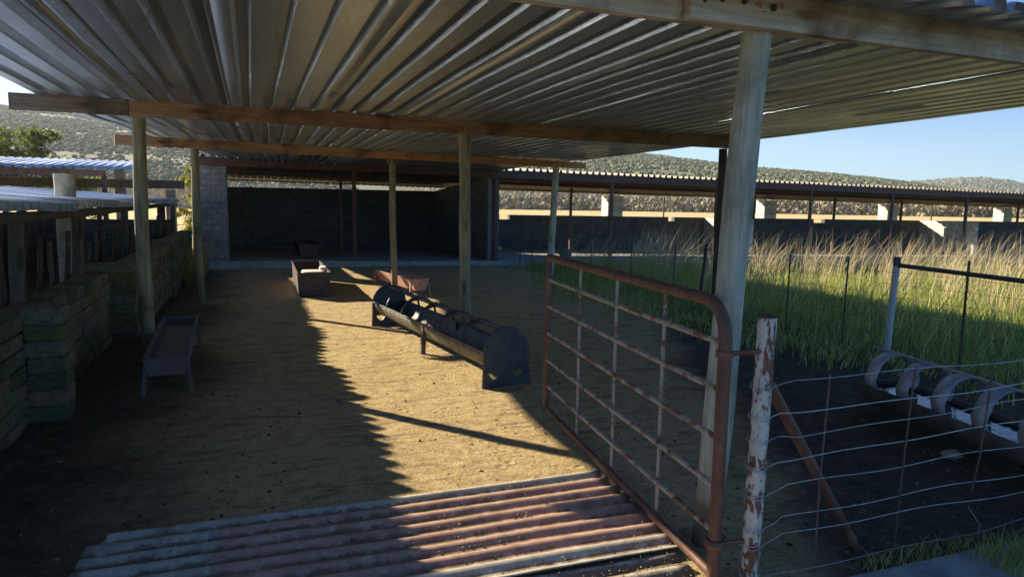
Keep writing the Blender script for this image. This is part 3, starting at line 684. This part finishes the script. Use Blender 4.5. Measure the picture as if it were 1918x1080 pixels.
for s in (-1, 1):
    MB().bar((s*(FW-.03), FL*.46, .32), (s*(FW-.005), FL*.46, -.02), .05, .045, (0, 1, 0)).build('leg', M_blackdust, fd, bevel=.004)

# ------------------------------------------------------------------ corrugated sheets on the ground
def corr(label, loc, rz, L, wid, pitch, amp, mat, dz=0, seed=0, corner=.12):
    rnd = random.Random(seed); rows = []; n = int(wid/pitch*10); m_ = 40
    for i in range(m_+1):
        u = i/m_; x = L*u; row = []
        for k in range(n+1):
            y = -wid*k/n
            xx = x
            if i == 0: xx += corner*max(0, 1-abs(y)/.07)
            row.append((xx+.004*sin(k*.7+seed), y, .026+dz+amp*cos(2*pi*y/pitch)+.008*noise.noise(Vector((x*1.2, y*1.5, seed)))+.012*max(0, noise.noise(Vector((x*.6+4, y*.8, seed))))))
        rows.append(row)
    o = MB().strip(rows).build('corrugated_sheet', mat, smooth=True, sharp=60, thick=.0015); o.location = loc; o.rotation_euler = (0, 0, rz)
    tag(o, label, 'metal sheet', 'corrugated sheets laid at the gateway'); return o
def sheetmat(name, grey_to):
    m, n, l, p = newmat(name); mp = coords(n, l); sx = n.new('ShaderNodeSeparateXYZ'); l.new(mp.outputs[0], sx.inputs[0])
    t = noisen(n, l, mp, 5, 10, .75, .4); t2 = noisen(n, l, mp, 16, 8, .62)
    gal = ramp(n, [(.3, (.36, .32, .26)), (.6, (.46, .42, .35)), (.8, (.58, .53, .43))]); l.new(t2.outputs[0], gal.inputs[0])
    pk = ramp(n, [(.3, (.36, .20, .14)), (.55, (.47, .29, .215)), (.75, (.60, .43, .33))]); l.new(t2.outputs[0], pk.inputs[0])
    def rm(s, a, b):
        q = n.new('ShaderNodeMapRange'); l.new(s, q.inputs[0]); q.inputs[1].default_value = a; q.inputs[2].default_value = b; return q.outputs[0]
    def mu(a, b):
        q = n.new('ShaderNodeMath'); q.operation = 'MULTIPLY'; l.new(a, q.inputs[0]); l.new(b, q.inputs[1]); return q.outputs[0]
    msk = mu(rm(sx.outputs[0], grey_to-.01, grey_to+.01), mu(rm(sx.outputs[1], -.085, -.10), rm(sx.outputs[1], -.80, -.78)))
    c = mix(n, l, msk, gal.outputs[0], pk.outputs[0])
    rs = ramp(n, [(.50, (0,)), (.68, (.7,))]); l.new(t.outputs[0], rs.inputs[0]); c = mix(n, l, rs.outputs[0], c, (.17, .10, .06))
    # dirt lying in the valleys
    dz_ = ramp(n, [(.34, (1,)), (.56, (0,))])
    ad = n.new('ShaderNodeMath'); ad.operation = 'MULTIPLY_ADD'; ad.inputs[1].default_value = 20.0
    l.new(sx.outputs[2], ad.inputs[0]); sb = n.new('ShaderNodeMath'); sb.operation = 'SUBTRACT'; l.new(t2.outputs[0], sb.inputs[0]); sb.inputs[1].default_value = .46
    l.new(sb.outputs[0], ad.inputs[2]); l.new(ad.outputs[0], dz_.inputs[0])
    c = mix(n, l, dz_.outputs[0], c, (.20, .145, .09))
    l.new(c, p.inputs['Base Color']); p.inputs['Roughness'].default_value = .75; p.inputs['Metallic'].default_value = .1
    bump(n, l, t2.outputs[0], p, .2, .003); return m
corr('reddish corrugated sheet with grey first rib, on the dirt before the gate', (-.745, 3.50, 0), radians(-1.6), 2.63, .93, .115, .0125, sheetmat('painted_corrugated', .55), .0, 1)
corr('dusty corrugated sheet tucked under the reddish one, nearer the viewer', (-.80, 2.60, 0), radians(-2.6), 2.58, 1.2, .115, .0125, sheetmat('dusty_corrugated', 9), -.012, 5, 0)

def litter_on(N):
    P = np.column_stack([rng.uniform(-.6, 1.8, N), rng.uniform(1.95, 3.42, N), np.zeros(N)])
    ph = ((3.50-P[:, 1]) / .115) % 1.0; keep = (np.abs(ph-.5) < .27) | (rng.random(N) < .15); P = P[keep]; ph = ph[keep]
    P[:, 2] = .030+.0125*np.cos(2*pi*ph)
    o = blobs('dirt_crumbs', P, rng.uniform(.0015, .006, len(P))*(1+(rng.random(len(P)) > .97)*1.2), island('crumbs', [(0, (.06, .045, .03)), (.5, (.16, .12, .08)), (1, (.30, .23, .15))], 1), 1); tag(o, kind='stuff')
litter_on(5200)
# ------------------------------------------------------------------ gate, posts, wire
A_ = Vector((2.07, 4.63, 0)); B_ = Vector((1.79, 2.2, 0)); gd = (A_-B_); GL = gd.length; grz = atan2(gd.y, gd.x)
gate = empty('metal_gate', (B_.x, B_.y, 0), grz); tag(gate, 'open rusty tubular farm gate with a rounded upper corner, swung into the pen', 'gate')
R_ = .028; cr = .15; pts = [(0.03, 0, .0), (0.03, 0, 1.215-cr)]
for k in range(1, 9):
    a = pi-pi/2*k/8; pts.append((.03+cr+cr*cos(a), 0, 1.215-cr+cr*sin(a)))
MB().tube(pts+[(GL, 0, 1.215)], R_, 16).build('frame_tube', M_rustpipe, gate, smooth=True, sharp=60)
MB().tube([(GL-.005, 0, .03), (GL-.005, 0, 1.222)], .023, 14).build('frame_tube', M_rustpipe, gate, smooth=True, sharp=60)
MB().tube([(.03, 0, .055), (GL, 0, .055)], .026, 14).build('bottom_rail', M_rustpipe, gate, smooth=True, sharp=60)
for z in (1.05, .85, .645, .437, .238):
    MB().tube([(.04, 0, z), (GL*.5, .002, z-.004), (GL-.01, 0, z)], .0135, 10).build('cross_rail', M_gaterail, gate, smooth=True)
for f_ in (.735, .487, .245):
    MB().tube([(GL*f_, -.017, .06), (GL*f_+.008, -.02, .6), (GL*f_, -.017, 1.2)], .0095, 8).build('upright_bar', M_gaterail, gate, smooth=True)
for z in (1.03-.02, .19):
    c = MB(); c.tube([(.03, 0, z-.012), (.03, 0, z+.012)], .037, 16) if z > .5 else c.tube([(.03, 0, z-.02), (.03, 0, z-.006), (.03, 0, z+.006), (.03, 0, z+.02)], [.036, .046, .046, .036], 18)
    hb = c.build('hinge_collar', M_rustpipe, gate, smooth=True)
gp = MB(); top = Vector((1.975, 2.2, 1.16)); bot = Vector((1.945, 2.19, -.3))
gp.tube([bot, bot.lerp(top, .5), top], .038, 20)
post = empty('gate_post', (1.95, 2.19, 0)); tag(post, 'steel gate post with flaking white paint and rust, holding the hinges', 'post')
gp.v = [(v[0]-1.95, v[1]-2.19, v[2]) for v in gp.v]; gp.build('pipe', M_whitepost, post, smooth=True, sharp=50)
MB().tube([(.025, .01, 1.158), (.025, .01, 1.166), (.025, .01, 1.172)], [.042, .030, .012], 18).build('cap', M_rustpipe, post, smooth=True)
for z in (1.01, .19):
    MB().tube([(-.13, .035, z), (-.07, .02, z+.002), (0, 0, z+.01)], [.011, .011, .012], 8).build('hinge_pin', M_rustpipe, post, smooth=True)
MB().tube([(.07, .03, .87), (.72, .06, -.05)], .024, 12).build('brace', M_rustpipe, post, smooth=True)

wf = empty('wire_fence', (2.9, 2.17, 0)); tag(wf, 'slack galvanised wire fence with thin rusty droppers running right from the gate post', 'fence')
def wp(v): return (v[0]-2.9, v[1]-2.17, v[2])
levels = [.875, .748, .648, .533, .408, .262, .188, .03]
drx = [2.32, 2.80, 3.30, 3.85]
for wi, z in enumerate(levels):
    pts = [(1.925, 2.10, z-.005), (1.955, 2.145, z-.01), (2.0, 2.16, z), (2.05, 2.17, z+.004)]
    for x in np.arange(2.12, 6.4, .06):
        k = (x-2.05)/.5; sag = -.005*sin(pi*k+wi*.9)-.003*sin(x*2+wi*2)
        pts.append((x, 2.17+.03*sin(x*1.3+wi), z+.004*x+sag*(1+.6*(wi > 3))))
    MB().tube([wp(q) for q in pts], .0021, 6).build('wire', M_wire, wf, smooth=True)
    mb = MB(); 
    for q in range(2): mb.tube([wp((1.945+.01*z+0.0405*cos(a), 2.195+0.0405*sin(a), z-.012+.014*q+.006*sin(a+q))) for a in [2*pi*j/20 for j in range(21)]], .0019, 5, caps=False)
    mb.build('wire_tie', M_wire, wf)
for i, x in enumerate(drx+[4.4]):
    MB().tube([wp((x+.008*i, 2.18+.03*sin(x*1.3), .9)), wp((x-.01, 2.185+.03*sin(x*1.3), .42)), wp((x-.02, 2.175, -.05 if i < 2 else .22))], .0045, 6).build('dropper', M_wirerust, wf)

# inner fence along the grass with dark droppers, rail post and black rail
gf = empty('pen_fence', (6.6, 9, 0)); tag(gf, 'thin wire fence with dark steel droppers in front of the tall grass', 'fence')
def gq(v): return (v[0]-6.6, v[1]-9, v[2])
for (y, z, r) in ((4.62, 1.12, .010), (6.07, 1.05, .008), (7.0, 1.02, .008), (9.6, 1.0, .007), (11.0, 1.0, .006), (12.6, 1.0, .007), (14.2, .98, .006), (15.8, .95, .007), (3.4, 1.1, .009), (16.6, .95, .01)):
    MB().bar(gq((6.6, y, z)), gq((6.57, y-.02, -.1)), r*2.4, r*1.2).build('dropper', M_darkwood, gf)
MB().bar(gq((6.62, 8.8, 1.05)), gq((6.40, 8.65, -.1)), .045, .03).build('leaning_stake', M_darkwood, gf)
for wi, z in enumerate((.93, .80, .66, .52, .38, .24, .1)):
    MB().tube([gq((6.6, y, z+.008*sin(y*3+wi)+drop(6.6, y))) for y in np.arange(1, 17.2, .4)], .0016, 5).build('wire', M_wirerust, gf)
rp = empty('rail_post', (6.57, 5.42, 0)); tag(rp, 'white painted steel post with a black top, carrying a black pipe rail', 'post')
MB().tube([(-.02, 0, -.3), (0, 0, .5), (.03, 0, 1.0)], .036, 14).build('pipe', M_whitepost2, rp, smooth=True, sharp=50)
MB().tube([(.03, 0, 1.0), (.033, 0, 1.10)], .038, 14).build('black_cap', M_black, rp, smooth=True, sharp=50)
MB().tube([(.03, -.01, 1.01), (.0, -1.6, .975), (-.05, -4.2, .95)], .024, 12).build('rail', M_black, rp, smooth=True)

# round hooped water trough
wt = empty('water_trough', (4.76, 3.98, 0), radians(-12)); tag(wt, 'half round water trough under a row of grey steel hoops', 'water trough')
TL = 2.6; TR = .195; tz = .225
mb = MB(); mb.strip([[(TR*cos(a), -y, tz-TR*sin(a)) for a in [pi*k/16 for k in range(17)]] for y in (0, TL/2, TL)]); mb.build('tank', M_mauve if False else simple('trough_tank', [(.3, (.07, .06, .055)), (.7, (.16, .14, .13))], 8), wt, smooth=True, thick=.008)
for y in (0, TL):
    MB().add([(TR*cos(a), -y, tz-TR*sin(a)) for a in [pi*k/16 for k in range(17)]], [tuple(range(17))]).build('tank_end', M_brown, wt, thick=.008)
MB().box(-.178, .178, -TL+.01, -.01, tz-.04, tz-.035).build('water', M_water, wt)
for k in range(8):
    y = -.08-.345*k; w_ = .125
    rows = [[(.182*cos(a)*(1.06 if sin(a) < 0 else 1), yy, .292+.182*sin(a)) for a in [(-.17+1.34*q/24)*pi for q in range(25)]] for yy in (y, y-w_)]
    MB().strip(rows).build('hoop', M_ringblue, wt, smooth=True, thick=.004)
MB().tube([(0, .1, tz+.262), (0, -TL, tz+.262)], .010, 8).build('top_bar', M_ringblue, wt, smooth=True)
tag(blobs('loose_brick', np.array([(4.22, 2.95, .03)]), np.array([.06]), M_stone, 2, .5, .25), 'pale lump of rubble lying beside the hooped water trough', 'stone')

# concrete strip at lower right and tufts
cs = MB(); cs.add([(2.35, 2.07, .02), (3.5, 2.04, .025), (6, 2.0, .03), (6, .6, .03), (2.35, .9, .02), (2.35, 2.07, -.3), (3.5, 2.04, -.3), (6, 2.0, -.3), (6, .6, -.3), (2.35, .9, -.3)], [(0, 1, 2, 3, 4), (5, 9, 8, 7, 6), (0, 5, 6, 1), (1, 6, 7, 2), (2, 7, 8, 3), (3, 8, 9, 4), (4, 9, 5, 0)])
tag(cs.build('concrete_strip', M_conc, bevel=.012), kind='structure')

# ------------------------------------------------------------------ left brick wall of real bricks
M_mortar = simple('dark_mortar', [(.3, (.05, .05, .042)), (.7, (.11, .105, .09))], 20, rough=1)
wall = empty('brick_wall', (-1.62, 6, 0)); tag(wall, 'low mossy cement brick wall with piers along the left side of the pen', 'wall')
def bq(v): return (v[0]+1.62, v[1]-6, v[2])
def brickrun(name, x0, x1, y0, y1, ztop, ch=.118, bl=.30, seed=0):
    rnd = random.Random(seed); mb = MB(); nz = int(round(ztop/ch)); 
    for k in range(nz):
        z0 = ztop-(k+1)*ch; y = y0-(bl/2 if k % 2 else 0)
        while y < y1-.03:
            a, b = max(y, y0)+.008, min(y+bl, y1)-.008
            if b-a > .04:
                j = rnd.uniform(-.010, .010); p0, p1 = bq((x0+j, a, z0+.007)), bq((x1+j, b, z0+ch-.005))
                mb.rough_box(p0[0], p1[0], p0[1], p1[1], p0[2], p1[2], .005, .0035)
            y += bl
    # mortar core
    q0, q1 = bq((x0+.018, y0+.026, -.2)), bq((x1-.018, y1-.026, ztop-.018)); o = mb.build(name, M_brick, wall)
    MB().box(q0[0], q1[0], q0[1], q1[1], q0[2], q1[2]).build('mortar', M_mortar, o); return o
brickrun('wall_run', -1.76, -1.52, .9, 8.72, .79, seed=1)
brickrun('wall_run', -1.52, -1.28, 9.02, 12.3, .88, seed=2)
brickrun('wall_run', -1.52, -1.28, 12.6, 17.1, .93, seed=3)
brickrun('pier', -1.516, -1.28, 5.56, 5.86, .83, bl=.24, seed=4)
brickrun('pier', -1.75, -1.27, 8.73, 9.01, .88, bl=.24, seed=5)
brickrun('pier', -1.52, -1.22, 12.31, 12.59, .96, bl=.24, seed=6)

# pen fence of thin poles and wire behind the brick wall
lf = empty('stake_fence', (-1.92, 9, 0)); tag(lf, 'fence of rough stakes and wire standing behind the low brick wall', 'fence')
def lq(v): return (v[0]+1.92, v[1]-9, v[2])
y = 3.4; k = 0
while y < 17:
    h = random.uniform(1.08, 1.3)
    pole(lq((-1.95, y, -.1)), lq((-1.9+random.uniform(-.05, .03), y+random.uniform(-.05, .05), h)), random.uniform(.018, .028), .02, 8, 6, k+40).build('stake', M_darkwood, lf, smooth=True)
    y += random.uniform(.42, .6); k += 1
for wi, z in enumerate((1.22, 1.07, .92, .77, .6)):
    MB().tube([lq((-1.87, yy, z+.012*sin(yy*2.3+wi))) for yy in np.arange(2.6, 17.4, .35)], .0028, 5).build('wire', M_wirerust, lf)

# low pen shed with ribbed roof (its sheet ends throw the toothed shadow)
ls = empty('low_pen_shed', (-3, 10, 0)); tag(ls, 'low pen shed with bluish ribbed roof sheets on crooked posts left of the brick wall', 'shed')
def lp_(v): return (v[0]+3, v[1]-10, v[2])
def roofx(y0, nrib, x_r, x_l, z_r, z_l, skew=0, mat=M_galvx, T=lp_, par=None, hh=.065):
    prof = ibr(nrib, .2, .085, .05, hh); rows = []
    for s in range(9):
        t = s/8; x = x_r+(x_l-x_r)*t
        rows.append([T((x, y0+dy+skew*t, z_r+(z_l-z_r)*t+z+.006*sin(t*5+y0*3))) for dy, z in prof])
    return MB().strip(rows).build('roof_sheet', mat, par, smooth=True, sharp=12, thick=.0015)
y = 1.6; k = 0
while y < 17.9:
    zr = 1.50+.004*(y-6)+random.choice((-.014, -.006, .0, .008, .014)); xr = -1.50+random.uniform(-.07, .05)+(.03 if k % 3 == 0 else 0)
    if y > 13: zr += .01
    roofx(y, 4, xr, -4.4, zr, 1.75+random.uniform(-.01, .01), random.uniform(-.03, .03), par=ls); y += .78; k += 1
roofx(18.1, 5, -1.35, -3.6, 1.40, 1.72, 0, par=ls)
pole(lp_((-1.66, 1.5, 1.45)), lp_((-1.66, 9.8, 1.455)), .043, .02, 10, 20, 70).build('eave_pole', M_darkwood, ls, smooth=True)
pole(lp_((-1.68, 9.5, 1.455)), lp_((-1.68, 18.2, 1.50)), .04, .02, 10, 20, 71).build('eave_pole', M_darkwood, ls, smooth=True)
pole(lp_((-3.0, 1.5, 1.57)), lp_((-3.0, 18.2, 1.60)), .035, .02, 10, 20, 72).build('eave_pole', M_darkwood, ls, smooth=True)
for i, (x, y, h, r) in enumerate([(-1.75, 6.35, 1.42, .055), (-1.78, 8.5, 1.42, .06), (-1.74, 11.2, 1.44, .05), (-1.76, 13.2, 1.45, .06), (-1.76, 15.4, 1.46, .05), (-1.72, 17.6, 1.48, .05), (-1.72, 4.0, 1.42, .055)]+[(-4.3, yy, 1.72, .05) for yy in np.arange(6, 18.5, 1.15)]+[(-3.0, yy, 1.55, .04) for yy in (5.2, 8.2, 11.3, 14.4)]):
    pole(lp_((x, y, -.2)), lp_((x+.03, y, h)), r, .015, 10, 8, i+80).build('post', M_darkwood, ls, smooth=True)
o = pole(lp_((-1.93, 8.9, -.2)), lp_((-1.93, 8.9, 1.87)), .105, .004, 20, 6, 99, .98).build('post', M_concpost, ls, smooth=True); o['label'] = 'thick pale post sawn off above the roof'
MB().box(-1.55, -1.43, -8.4, 8.62, 0, 1.15).build('rear_wall', M_block, ls)
MB().box(-1.43, 1.25, 8.5, 8.62, 0, 1.08).build('end_wall', M_block, ls)
MB().box(-1.43, 1.25, 8.48, 8.60, 1.083, 1.12).build('end_wall_plate', M_redox, ls)
for x in (-1.0, -.35, .2, .62, 1.0): MB().box(x-.04, x+.04, 8.46, 8.56, 0, 1.55).build('post', M_redox, ls)
MB().box(-1.46, -1.38, -8.4, 8.0, 1.152, 1.19).build('rear_wall_plate', M_redox, ls)

# far rust edged shed beyond the pens
fs = empty('far_pen_shed', (-6, 19, 0)); tag(fs, 'farther pen shed with rust coloured edge beam behind the low bluish roof', 'shed')
def fq(v): return (v[0]+6, v[1]-19, v[2])
x = -14.0
while x < -3.3:
    prof = ibr(4); w_ = min(.8, -3.3-x)
    MB().strip([[fq((x+dx, yy, zz+z*1.1)) for dx, z in prof] for yy, zz in ((18.9, 2.30), (21.9, 2.62))]).build('roof_sheet', M_galvx, fs, smooth=True, sharp=12, thick=.0015); x += .8
MB().box(*[q for q in (fq((-14, 0, 0))[0], fq((-3.25, 0, 0))[0])], -.02, .06, 2.14, 2.29).build('edge_beam', M_rustpipe, fs)
for x in (-3.32, -5.55, -8.3, -11): MB().box(fq((x-.05, 0, 0))[0], fq((x+.05, 0, 0))[0], 0.065, .165, -.2, 2.2).build('post', M_redox, fs)
# dark rail fence between the pens and the hill
rf = empty('rail_fence', (-3, 21.5, 0)); tag(rf, 'dark heavy horizontal rail on square posts behind the pens', 'fence')
MB().bar((-5, 0, 2.02), (1.2, .6, 2.04), .12, .24).build('rail', M_darkwood, rf, bevel=.01)
for x in (-3.9, -.45, .8):
    MB().box(x-.13, x+.13, .62+x*.15, .88+x*.15, -.2, 2.62 if x < .5 else 1.9).build('post', M_conc, rf, bevel=.01)

# ------------------------------------------------------------------ grass
def blades(name, P, H, lean, width, mat, seg=3, bias=(0, 0)):
    n = len(P); ang = rng.uniform(0, 2*pi, n); lx = lean*np.cos(ang)+bias[0]*(.5+rng.random(n)); ly = lean*np.sin(ang)+bias[1]*(.5+rng.random(n))
    fa = rng.uniform(0, pi, n); wx, wy = np.cos(fa)*width/2, np.sin(fa)*width/2
    rows = []
    for s in range(seg+1):
        t = s/seg; c = P+np.stack([lx*H*t**1.9, ly*H*t**1.9, H*t*(1-.18*t*np.minimum(1, (lx**2+ly**2)))], 1); k = (1-t)**.7 if s < seg else .06
        k = max(k, .06); off = np.stack([wx*k, wy*k, np.zeros(n)], 1); rows += [c-off, c+off]
    V = np.stack(rows, 1).reshape(-1, 3); m_ = 2*(seg+1); base = (np.arange(n)*m_)[:, None]
    F = np.concatenate([np.stack([base[:, 0]+2*s, base[:, 0]+2*s+1, base[:, 0]+2*s+3, base[:, 0]+2*s+2], 1) for s in range(seg)])
    o = fastmesh(name, V, F, mat); tag(o, kind='stuff'); return o
def scatter(N, x0, x1, y0, y1, ok, clump=.0, freq=1.0):
    out = []
    while len(out) < N:
        x = rng.uniform(x0, x1); y = rng.uniform(y0, y1)
        if rng.random() > ok(x, y): continue
        if clump and noise.noise(Vector((x*freq, y*freq, 9)))*.5+.5 < rng.random()*clump: continue
        out.append((x, y, ground_z(x, y)))
    return np.array(out)
def edge(y):   # left limit of the grass
    return 6.0-.75*sst(4, 6, y)*(1-sst(10, 15, y))+.5*sst(13, 17, y)
okg = lambda x, y: sst(edge(y)-.5, edge(y)+.7, x+.4*noise.noise(Vector((x, y, 2))))
P = scatter(36000, 4.8, 12, 3.6, 16.8, okg, .9, 1.4); H = rng.uniform(.05, .24, len(P))*(1+.6*np.array([noise.noise(Vector((q[0]*.9, q[1]*.9, 4))) for q in P])); blades('green_grass', P, H, .45, .013, M_grass, 3, (.1, -.05))
P = scatter(26000, 9, 27, 4, 17.0, lambda x, y: 1.0 if x < y*1.75+3 else 0, .6, .8); H = rng.uniform(.06, .20, len(P)); blades('pasture_grass', P, H, .4, .022, M_grass, 2, (.1, -.05))
okt = lambda x, y: sst(7.2, 10.5, x+(y-9)*.25)*(1.0 if x < y*1.7+3 else 0)
P = scatter(1300, 7, 27, 6.5, 16.9, okt, 1.25, .7); H = rng.uniform(.5, 1.3, len(P)); blades('tall_dry_grass', P, H, .22, .014, M_tall, 4, (.38, .0))
T = scatter(150, 7.4, 27, 6.8, 16.9, okt, .9, .5); PP, HH, BB = [], [], []
for q in T:
    k = int(rng.integers(8, 30)); hh = rng.uniform(.6, 1.25); d = rng.normal(0, .09, (k, 2)); PP.append(np.column_stack([q[0]+d[:, 0], q[1]+d[:, 1], np.full(k, q[2])])); HH.append(hh*rng.uniform(.6, 1.1, k)); BB.append(d*2.4)
PP, HH, BB = np.concatenate(PP), np.concatenate(HH), np.concatenate(BB)
def tussock(P, H, B):
    n = len(P); lx = B[:, 0]+.30*(.4+rng.random(n)); ly = B[:, 1]; fa = rng.uniform(0, pi, n); rows = []
    for s_ in range(5):
        t = s_/4; c = P+np.stack([lx*H*t**1.8, ly*H*t**1.8, H*t*(1-.2*t)], 1); w_ = .0055*(1, .8, .6, .75, .15)[s_]; off = np.stack([np.cos(fa)*w_, np.sin(fa)*w_, 0*fa], 1); rows += [c-off, c+off]
    V = np.stack(rows, 1).reshape(-1, 3); base = np.arange(n)*10
    F = np.concatenate([np.stack([base+2*k, base+2*k+1, base+2*k+3, base+2*k+2], 1) for k in range(4)])
    tag(fastmesh('grass_tussocks', V, F, M_tall), kind='stuff')
tussock(PP, HH, BB)
P = scatter(3400, 6.6, 20, 5.0, 16.9, lambda x, y: (1.0 if x < y*1.7+3 else 0)*(.35 if x > 9.3 else 1), 1.3, 1.1); H = rng.uniform(.25, .7, len(P)); blades('mid_height_grass', P, H, .35, .013, M_grass, 3, (.25, .0))
P = scatter(420, 9.0, 12.0, 14.2, 16.8, lambda x, y: 1.0 if (x-10.6)**2+(y-15.8)**2 < .5+1.0*rng.random() else .0); H = rng.uniform(.6, 1.4, len(P)); blades('straw_grass', P, H, .42, .013, M_tall, 4, (.15, 0))
P = scatter(420, 3.05, 3.55, 1.78, 2.02, lambda x, y: 1.0); P[:, 2] = .02; blades('grass_tuft', P, rng.uniform(.05, .13, len(P)), .5, .006, M_grass, 3)
P = scatter(200, 2.5, 3.2, 2.02, 2.16, lambda x, y: .8); blades('weeds', P, rng.uniform(.03, .09, len(P)), .6, .005, M_grass, 3)
P = scatter(90, -.92, -.5, 3.5, 4.0, lambda x, y: .5); 
# weeds by the pillar behind the brick wall
P = scatter(700, -1.24, -.95, 14.2, 17.0, lambda x, y: .9); blades('wall_weeds', P, rng.uniform(.2, .8, len(P)), .35, .012, M_grass, 3)
# a dry bent twig near the concrete
tag(MB().tube([(3.31, 2.14, -.01), (3.31, 2.14, .075), (3.26, 2.17, .16)], .0028, 6).build('twig', M_conc), 'bent dry stalk standing by the concrete strip under the wire fence', 'twig')

# ------------------------------------------------------------------ air
hz = MB().box(-3500, 5200, -600, 4600, -260, 520).build('haze', None); tag(hz, kind='stuff')
hm = bpy.data.materials.new('haze_air'); hm.use_nodes = True; hn = hm.node_tree.nodes; hn.remove(hn['Principled BSDF'])
pv = hn.new('ShaderNodeVolumePrincipled'); pv.inputs['Density'].default_value = .00012; pv.inputs['Color'].default_value = (.82, .88, 1, 1); pv.inputs['Anisotropy'].default_value = .3
hm.node_tree.links.new(pv.outputs[0], hn['Material Output'].inputs['Volume']); hz.data.materials.clear(); hz.data.materials.append(hm)
